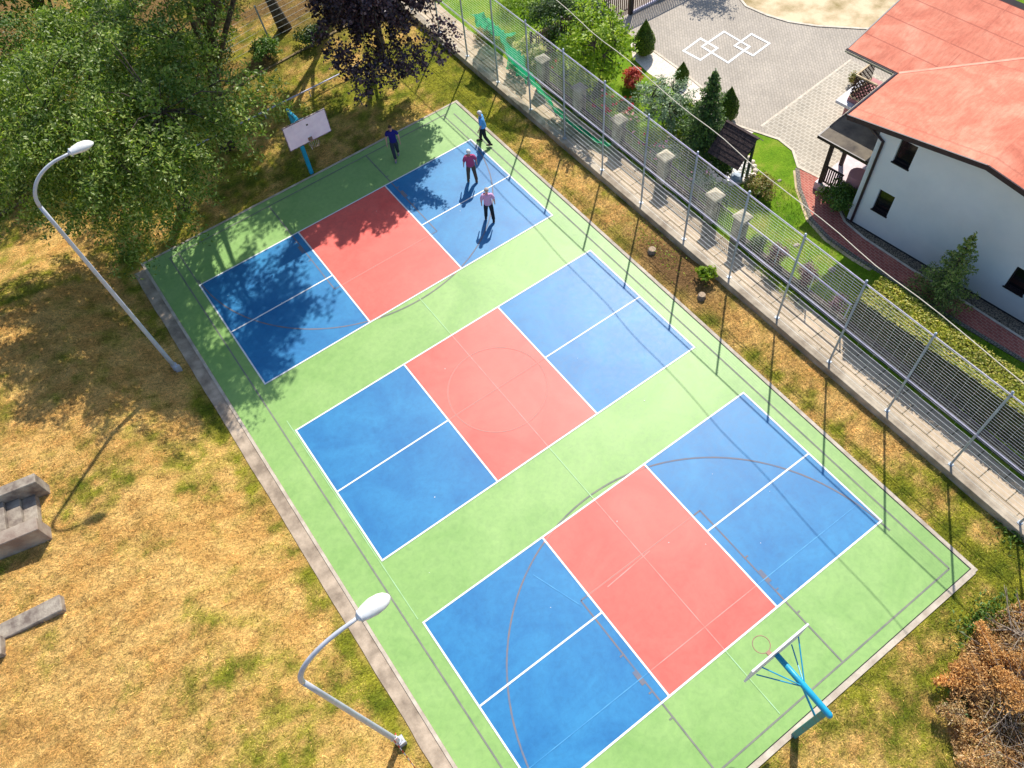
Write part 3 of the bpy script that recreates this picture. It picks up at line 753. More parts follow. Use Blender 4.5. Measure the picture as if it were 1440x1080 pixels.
# ------------------------------------------------------------------ green netting draped behind the fence
m, nt, b = _new('green garden netting')
v = coord(nt); f = noise(nt, v, 38, 3, .7); f2 = noise(nt, v, 2.2, 4)
nt.links.new(ramp(nt, f2, [(.3, s2l((10, 150, 92))), (.7, s2l((30, 190, 120)))]), b.inputs['Base Color']); b.inputs['Roughness'].default_value = .7
tb = nt.nodes.new('ShaderNodeBsdfTransparent'); mx = nt.nodes.new('ShaderNodeMixShader')
tl = nt.nodes.new('ShaderNodeBsdfTranslucent'); tl.inputs['Color'].default_value = (.02, .5, .24, 1); m2 = nt.nodes.new('ShaderNodeMixShader'); m2.inputs[0].default_value = .4
nt.links.new(b.outputs[0], m2.inputs[1]); nt.links.new(tl.outputs[0], m2.inputs[2])
nt.links.new(ramp(nt, math_(nt, 'ADD', f, math_(nt, 'MULTIPLY', f2, .35)), [(.68, (0, 0, 0)), (.86, (1, 1, 1))]), mx.inputs[0])
nt.links.new(m2.outputs[0], mx.inputs[1]); nt.links.new(tb.outputs[0], mx.inputs[2]); nt.links.new(mx.outputs[0], nt.nodes['Material Output'].inputs['Surface'])
NETG = m
def drape(name, rails, n, amp, label, seed):
    """rails: list of polylines (same length); lofted with crumpled noise"""
    V = []; F = []; rows = []
    L = len(rails); K = n
    def samp(pl, t):
        t = t * (len(pl) - 1); i = min(int(t), len(pl) - 2); return Vector(pl[i]).lerp(Vector(pl[i + 1]), t - i)
    M = 14 * (L - 1)
    for j in range(M + 1):
        u = j / M * (L - 1); i = min(int(u), L - 2); w_ = u - i
        for k in range(K + 1):
            p = samp(rails[i], k / K).lerp(samp(rails[i + 1], k / K), w_)
            q = np.array([k * .35 + seed, j * .35]); a = (fbm(q[:1], q[1:], 3)[0] - .5) * 2 * amp; c = (fbm(q[:1] + 40, q[1:] + 7, 3)[0] - .5) * 2 * amp
            V.append((p.x + a, p.y + c, p.z + a * .6))
    for j in range(M):
        for k in range(K): a = j * (K + 1) + k; F.append((a, a + 1, a + K + 2, a + K + 1))
    return tag(MB().add(V, F).build(name, NETG, None, True), label, 'netting', 'green garden nets behind the wire fence')
drape('green_netting', [[(17.0, 4.6, 2.35), (17.6, 5.2, 1.2), (18.2, 5.6, .45)], [(17.1, 3.9, 2.5), (17.7, 4.4, 1.4), (18.6, 4.6, .35)], [(17.3, 3.1, 2.2), (18.1, 3.7, 1.0), (19.2, 4.6, .3)]], 26, .32, 'wide crumpled green net hanging near the top of the picture behind the fence', 1)
drape('green_netting', [[(16.7, 2.4, 3.0), (16.7, 1.1, 2.6), (16.7, -.3, 1.9), (16.8, -1.8, 1.05), (17.0, -3.4, .62), (17.4, -4.9, .6)], [(16.95, 1.7, 1.3), (17.0, .5, 1.1), (17.0, -.6, .9), (17.1, -2.0, .42), (17.45, -3.6, .30), (17.7, -4.6, .32)]], 50, .16, 'long twisted strip of green net sagging from the fence down to the paved strip', 9)
drape('green_netting', [[(17.4, 2.6, 1.5), (17.5, 1.8, 1.5), (17.4, 1.1, 1.5)], [(17.3, 2.5, .4), (17.35, 1.8, .4), (17.3, 1.0, .4)]], 18, .2, 'small piece of green net wrapped round the yellow flowering bush', 5)

# ------------------------------------------------------------------ house  (local: X away from the gable, Y = minus the run along the gable)
def plaster(name, c1, c2):
    return mat(name, c1, c2, .7, .9, .25, 90, 0, .2, .3, .7, .006)
PLAS = plaster('white house plaster', s2l((226, 228, 226)), s2l((212, 216, 216)))
PINKP = plaster('pink plaster', s2l((196, 142, 140)), s2l((176, 124, 124)))
m, nt, b = _new('red roofing felt')
v = coord(nt); sx = nt.nodes.new('ShaderNodeSeparateXYZ'); nt.links.new(v, sx.inputs[0])
f = noise(nt, v, .8, 7, .65, .6); f2 = noise(nt, coord(nt, (1, 4, 1)), 2.2, 6, .7)
c = ramp(nt, f, [(.28, s2l((186, 98, 74))), (.5, s2l((208, 124, 97))), (.72, s2l((224, 150, 122)))])
c = mixc(nt, 1.0, c, ramp(nt, f2, [(.3, (.78, .76, .74)), (.6, (1.06, 1.06, 1.06))]), 'MULTIPLY')
xx = math_(nt, 'FRACT', math_(nt, 'ADD', math_(nt, 'MULTIPLY', sx.outputs[0], .83), math_(nt, 'MULTIPLY', math_(nt, 'SUBTRACT', f2, .5), .04)))
ln = math_(nt, 'MULTIPLY', math_(nt, 'LESS_THAN', xx, .045), math_(nt, 'GREATER_THAN', f, .40))
yy = math_(nt, 'FRACT', math_(nt, 'MULTIPLY', sx.outputs[1], .21)); ln2 = math_(nt, 'MULTIPLY', math_(nt, 'LESS_THAN', yy, .008), math_(nt, 'GREATER_THAN', f2, .5))
c = mixc(nt, math_(nt, 'MULTIPLY', math_(nt, 'MAXIMUM', ln, ln2), .55), c, s2l((150, 76, 60)))
nt.links.new(c, b.inputs['Base Color']); b.inputs['Roughness'].default_value = .8; b.inputs['Specular IOR Level'].default_value = .3
bump(nt, b, math_(nt, 'SUBTRACT', noise(nt, v, 30, 4), math_(nt, 'MULTIPLY', xx, .3)), .3, .02)
ROOF = m
FASC = mat('dark brown fascia', s2l((62, 44, 48)), s2l((48, 34, 38)), 6, .5)
GUT = mat('brown gutter', s2l((58, 42, 46)), s2l((46, 34, 36)), 6, .35)
SOFF = mat('cream gutter edge', s2l((206, 196, 166)), s2l((180, 170, 140)), 6, .6)
FRAME = mat('dark window frame', s2l((40, 32, 34)), s2l((30, 26, 28)), 6, .4)
m, nt, b = _new('window glass'); b.inputs['Base Color'].default_value = (.006, .007, .008, 1); b.inputs['Roughness'].default_value = .06; b.inputs['Specular IOR Level'].default_value = .6
GLASS = m
BITU = mat('dark bitumen roofing', s2l((128, 116, 98)), s2l((70, 62, 56)), 1.5, .85, .3, 20, lo=.3, hi=.7)
DWOOD = mat('dark brown timber', s2l((78, 58, 46)), s2l((48, 36, 32)), 5, .75, .3, 30)
house = empty('house', (H0.x, H0.y, GZ), HA, 'white plastered house with salmon red felt roof and small dark windows beside the garden', 'house')
SL = .155
def zr(e2v): return 4.80 + SL * (min(e2v, 7.56 - e2v) + 0.0)   # roof top of the wing above the run position
# wall of the gable with real openings
wins = [(.78, 1.42, 3.44, 4.46), (.77, 1.40, 1.10, 2.11), (6.12, 6.80, 1.06, 2.10), (6.12, 6.80, 3.44, 4.46)]
wl = MB(); bx = sorted({0.0, 7.5} | {w_[0] for w_ in wins} | {w_[1] for w_ in wins}); bz = sorted({-.2, 4.5} | {w_[2] for w_ in wins} | {w_[3] for w_ in wins})
for a, c in zip(bx, bx[1:]):
    for d_, e_ in zip(bz, bz[1:]):
        if any(w_[0] - 1e-6 <= a and c <= w_[1] + 1e-6 and w_[2] - 1e-6 <= d_ and e_ <= w_[3] + 1e-6 for w_ in wins): continue
        wl.add([(0, -a, d_), (0, -c, d_), (0, -c, e_), (0, -a, e_)], [(0, 1, 2, 3)])
wl.add([(0, 0, 4.5), (0, -7.5, 4.5), (0, -7.5, 4.62), (0, -3.78, 5.2), (0, 0, 4.62)], [(0, 1, 2, 3, 4)])
for (a, c, d_, e_) in wins:
    for q in (((0, -a, d_), (.16, -a, d_), (.16, -a, e_), (0, -a, e_)), ((0, -c, d_), (.16, -c, d_), (.16, -c, e_), (0, -c, e_)), ((0, -a, e_), (.16, -a, e_), (.16, -c, e_), (0, -c, e_)), ((0, -a, d_), (.16, -a, d_), (.16, -c, d_), (0, -c, d_))):
        wl.add(q, [(0, 1, 2, 3)])
wl.add([(.0, 0, -.2), (6.5, 0, -.2), (6.5, 0, 4.62), (0, 0, 4.62)], [(0, 1, 2, 3)])
wl.add([(0, -7.5, -.2), (7.5, -7.5, -.2), (7.5, -7.5, 4.62), (0, -7.5, 4.62)], [(0, 1, 2, 3)])
wl.add([(6.5, 2.9, -.2), (6.5, 0, -.2), (6.5, 0, 4.9), (6.5, 2.9, 4.9)], [(0, 1, 2, 3)]); wl.add([(6.5, 2.9, -.2), (7.5, 2.9, -.2), (7.5, 2.9, 4.9), (6.5, 2.9, 4.9)], [(0, 1, 2, 3)])
wl.build('wall', PLAS, house)
for (a, c, d_, e_) in wins:
    f_ = MB(); t = .055
    for lo, hi in (((.10, -c + .004, d_ + .03), (.15, -c + t, e_ - .004)), ((.10, -a - t, d_ + .03), (.15, -a - .004, e_ - .004)), ((.10, -c + t, e_ - t), (.15, -a - t, e_ - .004)), ((.10, -c + t, d_ + .03), (.15, -a - t, d_ + .03 + t))): f_.box(lo, hi)
    wo_ = f_.build('window', FRAME, house)
    MB().add([(.128, -a - t, d_ + .05), (.128, -c + t, d_ + .05), (.128, -c + t, e_ - t), (.128, -a - t, e_ - t)], [(0, 1, 2, 3)]).build('pane', GLASS, wo_)
    MB().box((-.05, -c - .03, d_ - .02), (.14, -a + .03, d_ + .022)).build('sill', FRAME, wo_)
# roof: wing with shallow gable, main roof rising away from the forecourt
EO = 1.15; RX = -.42
def wz(e2v): return 4.66 + SL * (min(e2v, 7.56 - e2v) + EO)
RZ = wz(3.78); TH = .07
rf = MB()
xv = 2.65; zB = wz(-EO); zA = lambda x: zB + SL * (x - xv); XR = xv + (RZ - zB) / SL
L_ = [(RX, EO, zB), (RX, -3.78, RZ), (XR, -3.78, RZ), (xv, EO, zB)]
R__ = [(RX, -3.78, RZ), (RX, -7.56 - EO, zB), (XR, -7.56 - EO, zB), (XR, -3.78, RZ)]
M_ = [(xv, 3.30, zB), (xv, EO, zB), (XR, -3.78, RZ), (XR, 3.30, RZ)]
rw = MB()
for q, r2 in ((L_, rw), (R__, rw), (M_, rf)):
    r2.add(q, [(0, 1, 2, 3)]); r2.add([(p[0], p[1], p[2] - TH) for p in q], [(0, 1, 2, 3)])
ROOF2 = ROOF.copy(); ROOF2.name = 'red roofing felt, wing'
for nd in ROOF2.node_tree.nodes:
    if nd.type == 'MATH' and nd.operation == 'MULTIPLY' and abs(nd.inputs[1].default_value - .83) < 1e-3: nd.inputs[1].default_value = .21
    elif nd.type == 'MATH' and nd.operation == 'MULTIPLY' and abs(nd.inputs[1].default_value - .21) < 1e-3: nd.inputs[1].default_value = .9
    elif nd.type == 'MATH' and nd.operation == 'LESS_THAN': nd.inputs[1].default_value *= .35 if nd.inputs[1].default_value > .02 else 2.2
    elif nd.type == 'MATH' and nd.operation == 'MULTIPLY' and abs(nd.inputs[1].default_value - .55) < 1e-3: nd.inputs[1].default_value = .32
roof = rf.build('main_roof', ROOF, house); rw.build('wing_roof', ROOF2, house)
va = Vector((xv, EO, zB + .006)); vb = Vector((XR, -3.78, RZ + .006)); MB().bar(va, vb, .11, .02).build('valley_strip', mat('pale valley felt', s2l((236, 164, 138)), s2l((222, 140, 114)), 2, .8), house)
fa = MB()
def fascia(a, b_, h=.19, w_=.05): fa.bar((a[0], a[1], a[2] - h / 2 + .012), (b_[0], b_[1], b_[2] - h / 2 + .012), w_, h)
fascia((RX - .02, EO, zB), (RX - .02, -3.78, RZ)); fascia((RX - .02, -3.78, RZ), (RX - .02, -7.56 - EO, zB))
fa.build('gable_fascia', FASC, house); fa = MB()
fascia((xv, 3.325, zB), (XR, 3.325, RZ))
fa.build('fascia', FASC, house)
gt = MB()
gt.tube([(RX, EO + .06, zB - .05), (xv - .02, EO + .06, zB - .05)], .062, 8); gt.tube([(xv - .06, EO + .06, zB - .05), (xv - .06, 3.34, zB - .05)], .062, 8)
gt.build('gutter', GUT, house)
MB().bar((RX, EO + .125, zB - .05), (xv - .1, EO + .125, zB - .05), .012, .06).bar((xv - .125, EO + .1, zB - .05), (xv - .125, 3.34, zB - .05), .012, .06).build('gutter_edge', SOFF, house)
sf_ = MB().add([(RX, EO, zB - .2), (RX, 0, zB - .05), (xv, 0, zB - .05), (xv, EO, zB - .2)], [(0, 1, 2, 3)]).add([(xv, 3.3, zB - .2), (xv, EO, zB - .2), (6.5, EO, zB + .1), (6.5, 3.3, zB + .1)], [(0, 1, 2, 3)]).build('soffit', FASC, house)
dp = MB().tube([(-.05, EO + .02, zB - .16), (-.07, .30, 4.30), (-.07, -.24, 4.05), (-.07, -.24, .25), (-.10, -.24, .1)], .055, 8)
dp.build('downpipe', GUT, house)
MB().box((-.09, -3.86, 5.0), (.0, -3.70, 5.12)).build('vent', FRAME, house)
MB().box((-.02, -7.5, -.2), (0, 0, .06)).build('plinth', DARKM, house)
# lower dark roof behind the ridge
bk = MB().box((XR + .02, -9, 2.6), (XR + 5, 3.2, 2.7)).build('back_roof', mat('black roofing', s2l((40, 32, 34)), s2l((28, 24, 26)), 3, .9), house)
MB().box((XR - .02, -9, 2.7), (XR + .10, 3.28, RZ - .03)).build('ridge_wall', mat('dark red ridge wall', s2l((96, 40, 34)), s2l((60, 30, 28)), 2, .9), house)
MB().tube([(XR + 1.5, -.2, 3.2), (XR + 1.5, -.2, 4.1)], .12, 10).build('vent_pipe', GALV, house)
# porch
pr_ = MB().box((.36, .0, 2.52), (2.2, 2.28, 2.60))
porch = pr_.build('porch_roof', BITU, house)
MB().bar((.36 - .03, 2.34, 2.545), (.36 - .03, 0, 2.545), .05, .13).bar((.36, 2.31, 2.545), (2.2, 2.31, 2.545), .05, .13).build('porch_gutter', GUT, house)
MB().bar((.62, 1.78, .3), (.62, 1.78, 2.5), .14, .14, (0, 1, 0)).build('porch_post', DWOOD, house)
MB().bar((2.0, 1.78, .3), (2.0, 1.78, 2.5), .14, .14, (0, 1, 0)).build('porch_post', DWOOD, house)
MB().box((.5, .002, -.1), (3.0, 1.95, .36)).build('porch_floor', mat('porch tiles', s2l((214, 196, 196)), s2l((190, 170, 172)), 3, .6), house)
rl = MB()
for y0_, y1_ in ((1.70, .95),):
    rl.bar((.62, y0_, 1.22), (.62, y1_, 1.22), .07, .05); rl.bar((.62, y0_, .48), (.62, y1_, .48), .05, .05)
    for k in range(8): y = y0_ + (y1_ - y0_) * (k + .5) / 8; rl.bar((.62, y, .48), (.62, y, 1.2), .03, .05, (0, 1, 0))
rl.build('porch_railing', DWOOD, house)
MB().tube([(.85, .5, .36), (.85, .5, 1.45)], [.36, .36], 16).build('porch_parapet', PINKP, house, False)
# raised balcony with lattice
MB().box((4.72, 2.55, -.1), (6.499, 3.60, 1.12)).build('balcony_base', PINKP, house)
MB().box((4.45, 2.4, .82), (4.715, 3.95, .95)).box((4.72, 3.605, .82), (6.4, 3.95, .95)).build('balcony_step', mat('white step', s2l((222, 220, 224)), s2l((200, 198, 204)), 4, .7), house)
lt = MB(); lr = MB()
def lattice(a, b_, z0, z1):
    a = Vector(a); b_ = Vector(b_); L = (b_ - a).length; dd = (b_ - a) / L; H = z1 - z0; st = .19
    k = -H
    while k < L:
        for sgn in (1, -1):
            u0, u1 = (k, k + H) if sgn > 0 else (k + H, k); v0, v1 = 0., H
            # clip to the panel
            t0, t1 = 0., 1.
            du = u1 - u0
            for lim, s_ in ((0, 1), (L, -1)):
                if s_ * (u0 - lim) < 0: t0 = max(t0, (lim - u0) / du)
                if s_ * (u1 - lim) < 0: t1 = min(t1, (lim - u0) / du)
            if t1 - t0 > .05:
                p = a + dd * (u0 + du * t0); q = a + dd * (u0 + du * t1)
                lt.bar((p.x, p.y, z0 + H * t0 + (.006 if sgn > 0 else 0)), (q.x, q.y, z0 + H * t1 + (.006 if sgn > 0 else 0)), .014, .045)
        k += st
    for z in (z0, z1): lr.bar((a.x, a.y, z), (b_.x, b_.y, z), .07, .06)
lattice((4.74, 3.58), (4.74, 2.58), 1.2, 2.22); lattice((4.80, 3.56), (6.3, 3.56), 1.2, 2.22)
lt.build('lattice', DWOOD, house); lr.build('lattice_rail', mat('sunbleached timber', s2l((206, 186, 152)), s2l((160, 138, 110)), 5, .8), house)

# ------------------------------------------------------------------ garden shelter and pond
SHING = mat('old dark roof shingles', s2l((78, 62, 58)), s2l((44, 34, 34)), 9, .9, .8, 16, lo=.4, hi=.6, stretch=(1, 2, 1))
sh = empty('garden_shelter', (20.72, -9.0, GZ), R_(97), 'small dark shingled garden shelter roof on slim green posts by the round pond', 'shelter')
rs = MB(); n = 7
for k in range(n):
    y0_ = -.78 + .11 * 0; a = k / n; b_ = (k + 1) / n
    rs.add([(-.78, .05 + .95 * a, 2.02 - .95 * a), (.78, .05 + .95 * a, 2.02 - .95 * a), (.78, .05 + .95 * b_ + .012, 2.02 - .95 * b_ + .004), (-.78, .05 + .95 * b_ + .012, 2.02 - .95 * b_ + .004)], [(0, 1, 2, 3)])
    rs.add([(-.78, -.05 - .4 * a, 2.02 - .4 * a), (.78, -.05 - .4 * a, 2.02 - .4 * a), (.78, -.05 - .4 * b_ - .02, 2.02 - .4 * b_ + .02), (-.78, -.05 - .4 * b_ - .02, 2.02 - .4 * b_ + .02)], [(0, 1, 2, 3)])
rs.bar((-.8, 0, 2.03), (.8, 0, 2.03), .12, .05)
rs.build('roof', SHING, sh)
GPO = mat('dark green painted wood', s2l((34, 70, 52)), s2l((24, 48, 38)), 5, .6)
for x in (-.68, .68):
    MB().bar((x, .05, -.05), (x, .05, 1.96), .09, .09, (0, 1, 0)).bar((x, .05, 1.5), (x, .62, 1.34), .05, .05).build('post', GPO, sh)
    MB().bar((x, .42, -.05), (x, .42, 1.55), .07, .07, (0, 1, 0)).build('post', GPO, sh)
MB().bar((-.68, .05, 1.9), (.68, .05, 1.9), .07, .09).build('beam', GPO, sh)
pc = at(1030, 237, GZ)
pd = empty('garden_pond', (pc[0], pc[1], GZ), 0, 'round garden pond with dark water and a ring of pale stones beside the shingled shelter', 'pond')
pts = [(.78 * math.cos(2 * math.pi * k / 28), .78 * math.sin(2 * math.pi * k / 28)) for k in range(28)]
m, nt, b = _new('pond water'); b.inputs['Base Color'].default_value = (.035, .026, .016, 1); b.inputs['Roughness'].default_value = .12
bump(nt, b, noise(nt, coord(nt), 9, 3), .15, .02)
MB().sheet(pts, .02).build('water', m, pd)
for k in range(21):
    a = 2 * math.pi * k / 21; rr = .90 + rng.uniform(-.03, .03)
    bb = MB().ball((rr * math.cos(a), rr * math.sin(a), .04), (.13 + rng.uniform(-.02, .03), .12 + rng.uniform(-.02, .03), .09), 8, 5).build('stone', PEBB, pd, True)
for i, (px, py, r, lb) in enumerate(((1024, 229, .24, 'pale blue grey boulder at the pond edge under the shingled shelter'), (1037, 248, .26, 'pale blue grey boulder on the near edge of the round pond'))):
    x, y = at(px, py, GZ + .2)
    bo = MB().ball((0, 0, .1), (r * .8, r, r * .9), 9, 6); bo.v = [(v_[0] * (1 + .25 * math.sin(7 * v_[1] + i)), v_[1] * (1 + .2 * math.sin(5 * v_[0] + 2)), v_[2]) for v_ in bo.v]
    tag(bo.build('boulder', mat('blue grey boulder stone', s2l((190, 200, 210)), s2l((140, 150, 160)), 4, .8, .4, 12), None, False, loc=(x, y, GZ)), lb, 'stone')
for i, (px, py, r, lb) in enumerate(((1120, 345, .13, 'pale flat stone on the garden grass between the purple bushes'), (1170, 379, .16, 'pale flat stone lying on bare soil right of the purple bushes'), (1096, 254, .10, 'small round stone on the bright green lawn by the path'), (745, 118, .14, 'dark round stone by the paved strip under the green net'))):
    x, y = at(px, py, GZ)
    tag(MB().ball((0, 0, .0), (r * 1.1, r * .8, r * .35), 9, 6).build('garden_stone', STONE, None, True, loc=(x, y, GZ)), lb, 'stone')
gl = empty('garden_lamp', (*at(899, 127, GZ + .6), GZ), 0, 'small garden lamp with a round white globe among the red leaved bushes', 'lamp')
MB().tube([(0, 0, 0), (0, 0, .62)], .02, 8).build('pole', DARKM, gl)
MB().ball((0, 0, .74), .13, 14, 10).build('globe', LAMPH, gl, True)

# ------------------------------------------------------------------ foliage tools
def leaf_quads(P, N, size, aspect=.5, droop=0.0, jitter=.8):
    """diamond leaves at P, facing roughly N, folded a little along the midrib"""
    n = len(P); N = N + rng.normal(0, jitter, (n, 3)); N /= np.linalg.norm(N, axis=1)[:, None] + 1e-9
    T = rng.normal(0, 1, (n, 3)); T[:, 2] -= droop; T -= N * (T * N).sum(1)[:, None]; T /= np.linalg.norm(T, axis=1)[:, None] + 1e-9
    B = np.cross(N, T); s = (size * (.65 + .7 * rng.random(n)))[:, None]
    a = P - T * s * .5; c = P + T * s * .5; m_ = P - T * s * .06
    b_ = m_ + B * s * aspect * .5 + N * s * .07; d = m_ - B * s * aspect * .5 + N * s * .07
    V = np.stack([a, b_, c, d], 1).reshape(-1, 3)
    return V, np.arange(4 * n).reshape(-1, 4)
def unit(n):
    d = rng.normal(0, 1, (n, 3)); return d / np.linalg.norm(d, axis=1)[:, None]
BRK = mat('grey brown bark', s2l((98, 86, 70)), s2l((60, 52, 44)), 6, .95, .8, 24)
def tree(name, base, crown, radii, nclump, nleaf, lsize, lmat, label, cat='tree', group=None, clump=.8, droop=.5, trunk_r=.22, aspect=.5, limbs=7, bottom=-.75, lean=(0, 0), seed=1, hollow=.45, extra=(), spread=.33, ragged=.36, trim=None):
    r = empty(name, base, 0, label, cat, group)
    rg = np.random.default_rng(seed)
    C = np.array(crown, float) - np.array(base, float); Rr = np.array(radii, float)
    # clump directions spread over the crown, uneven outline
    cl = []
    while len(cl) < nclump:
        d = rg.normal(0, 1, 3); d /= np.linalg.norm(d)
        if d[2] < bottom: continue
        if trim and trim(np.array(base) + C + d * Rr * .8): continue
        f = hollow + (1 - hollow) * rg.random() ** .5
        wob = 1 - ragged / 2 + ragged * fbm(np.array([d[0] * 2.2 + seed * 3]), np.array([d[1] * 2.2 + d[2] * 1.7 + seed]), 3)[0]
        cl.append(C + d * Rr * f * wob)
    for e_ in extra: cl.append(np.array(e_, float) - np.array(base, float))
    cl = np.array(cl)
    tk = MB(); top = C * np.array([.75, .75, .8]); P = []
    for k in range(7):
        t = k / 6; P.append((top[0] * t ** 1.3 + .12 * math.sin(3 * t + seed), top[1] * t ** 1.3 + .12 * math.cos(2.4 * t + seed) - .12, top[2] * t))
    P[0] = (0, 0, -.15)
    tk.tube(P, [trunk_r * (1.25 if k == 0 else 1) * (1 - .75 * k / 6) for k in range(7)], 10)
    lp = []
    for k in range(limbs):
        t = .35 + .55 * k / limbs; i = t * 6; j = int(i); p0 = Vector(P[j]).lerp(Vector(P[min(j + 1, 6)]), i - j)
        a = 2.4 * k + seed; e_ = Vector(C) + Vector((math.cos(a) * Rr[0] * .62, math.sin(a) * Rr[1] * .62, Rr[2] * (.55 * t - .15)))
        mid_ = p0.lerp(e_, .5) + Vector((0, 0, .25 * Rr[2] * .4))
        pp = [p0, p0.lerp(mid_, .6), mid_, e_]; tk.tube(pp, [trunk_r * .45, trunk_r * .34, trunk_r * .24, trunk_r * .1], 7)
        lp += [np.array(p0.lerp(e_, u)) * 0 + np.array(q) for u, q in zip((.3, .6, 1), pp[1:])]
    lp = np.array(lp + [np.array(q) for q in P[3:]])
    for c_ in cl[::max(1, len(cl) // 140)]:
        j = np.argmin(((lp - c_) ** 2).sum(1)); a = Vector(lp[j]); e_ = Vector(c_); mm = a.lerp(e_, .6) + Vector((0, 0, .12 * (e_ - a).length))
        tk.tube([a, mm, e_], [.035, .022, .008], 5, False)
    tk.build('trunk', BRK, r, True)
    LP = []; LN = []
    for c_ in cl:
        out = c_ - C * .9; out /= np.linalg.norm(out) + 1e-9
        n = int(nleaf * (.6 + .8 * rg.random()))
        # elongated branchlet, arching outward and down
        s_ = rg.random(n); L = clump * (.7 + .7 * rg.random())
        ax = out * np.array([1, 1, .5]); ax /= np.linalg.norm(ax) + 1e-9
        pos = c_ + ax * ((s_ - .4) * 2 * L)[:, None] + np.array([0, 0, -1]) * (droop * L * s_ ** 2)[:, None]
        spread_ = clump * spread * (1.15 - .6 * s_)[:, None]
        pos = pos + rg.normal(0, 1, (n, 3)) * spread_ * np.array([1, 1, .6])
        LP.append(pos); LN.append(np.repeat((out * .5 + np.array([0, 0, .75]))[None], n, 0))
    LP = np.concatenate(LP); LN = np.concatenate(LN)
    LP[:, 2] = np.maximum(LP[:, 2], .15)
    V, F = leaf_quads(LP, LN, lsize, aspect, droop)
    np_obj('crown', V, F, lmat, r)
    return r
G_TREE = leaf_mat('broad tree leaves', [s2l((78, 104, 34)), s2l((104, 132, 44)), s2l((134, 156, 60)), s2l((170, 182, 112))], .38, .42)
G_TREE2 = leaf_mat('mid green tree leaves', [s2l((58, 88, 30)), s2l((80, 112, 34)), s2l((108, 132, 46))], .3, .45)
PURP = leaf_mat('dark purple leaves', [s2l((46, 34, 46)), s2l((62, 46, 58)), s2l((84, 64, 74)), s2l((118, 98, 104))], .08, .4, (1.6, .6, .7))
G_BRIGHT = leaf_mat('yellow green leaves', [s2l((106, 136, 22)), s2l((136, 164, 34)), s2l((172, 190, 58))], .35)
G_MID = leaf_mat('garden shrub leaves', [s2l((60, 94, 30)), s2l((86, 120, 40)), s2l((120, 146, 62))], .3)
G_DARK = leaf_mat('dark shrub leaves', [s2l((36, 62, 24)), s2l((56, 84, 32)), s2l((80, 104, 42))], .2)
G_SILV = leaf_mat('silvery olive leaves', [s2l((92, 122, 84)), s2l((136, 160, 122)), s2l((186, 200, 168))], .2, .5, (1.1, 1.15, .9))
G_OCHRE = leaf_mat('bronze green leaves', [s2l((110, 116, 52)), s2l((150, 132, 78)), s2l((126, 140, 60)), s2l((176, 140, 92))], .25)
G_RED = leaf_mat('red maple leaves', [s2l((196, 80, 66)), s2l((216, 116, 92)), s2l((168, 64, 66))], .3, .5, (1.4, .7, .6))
G_PURB = leaf_mat('purple barberry leaves', [s2l((78, 48, 62)), s2l((108, 72, 84)), s2l((140, 104, 108))], .15, .5, (1.5, .7, .8))
G_THUJA = leaf_mat('thuja foliage', [s2l((72, 96, 18)), s2l((98, 122, 24)), s2l((126, 146, 40))], .15, .6)
G_SPRUCE = leaf_mat('spruce needles', [s2l((50, 80, 34)), s2l((76, 108, 46)), s2l((116, 144, 66))], .15, .5)
G_SPRUCEB = leaf_mat('pale spruce needles', [s2l((96, 120, 48)), s2l((130, 150, 70)), s2l((176, 184, 104))], .2, .5)
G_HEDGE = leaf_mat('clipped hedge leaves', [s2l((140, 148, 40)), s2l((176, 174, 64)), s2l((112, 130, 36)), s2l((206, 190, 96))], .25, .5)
YEL = leaf_mat('pale yellow flowers', [s2l((236, 226, 120)), s2l((246, 238, 170))], .2, .6, (1, 1, .7))
REDF = leaf_mat('red flowers', [s2l((226, 22, 34)), s2l((200, 12, 40))], .15, .5, (1.2, .5, .5))
PINKF = leaf_mat('pink flowers', [s2l((226, 150, 170)), s2l((240, 190, 196))], .2)

# big tree over the shaded corner
def p3(px, py, h): x, y = at(px, py, h); return (x, y, h)
tree('big_green_tree', (1.3, 4.6, -.03), (1.3, 3.1, 6.5), (4.6, 4.6, 3.4), 340, 235, .145, G_TREE, 'large spreading green tree whose drooping branches shade the corner of the court', clump=1.05, droop=.85, trunk_r=.26, aspect=.40, limbs=10, bottom=-.75, seed=7, hollow=.35, spread=.24, ragged=.75, trim=lambda p: p[1] < 4.5 and p[2] < 3.0 + .95 * max(0, p[0] + .5),
     extra=[p3(*q) for q in ((250, 285, 2.8), (232, 300, 2.6), (205, 300, 3), (165, 318, 2.5), (185, 330, 2.2), (220, 255, 3.5), (262, 240, 3.4), (245, 262, 3), (120, 270, 3.4), (100, 240, 4), (140, 290, 3), (200, 270, 3.2), (170, 280, 3.2), (240, 230, 4), (265, 215, 4),
             (350, 100, 8.2), (345, 120, 8), (325, 150, 7.5), (315, 180, 7), (300, 200, 6), (345, 145, 6.5), (362, 132, 5.5), (330, 130, 8), (320, 150, 8), (300, 170, 7), (215, 200, 8), (180, 190, 8), (130, 170, 8), (150, 200, 7.5), (240, 180, 8), (265, 190, 7.5), (100, 160, 7.5))])
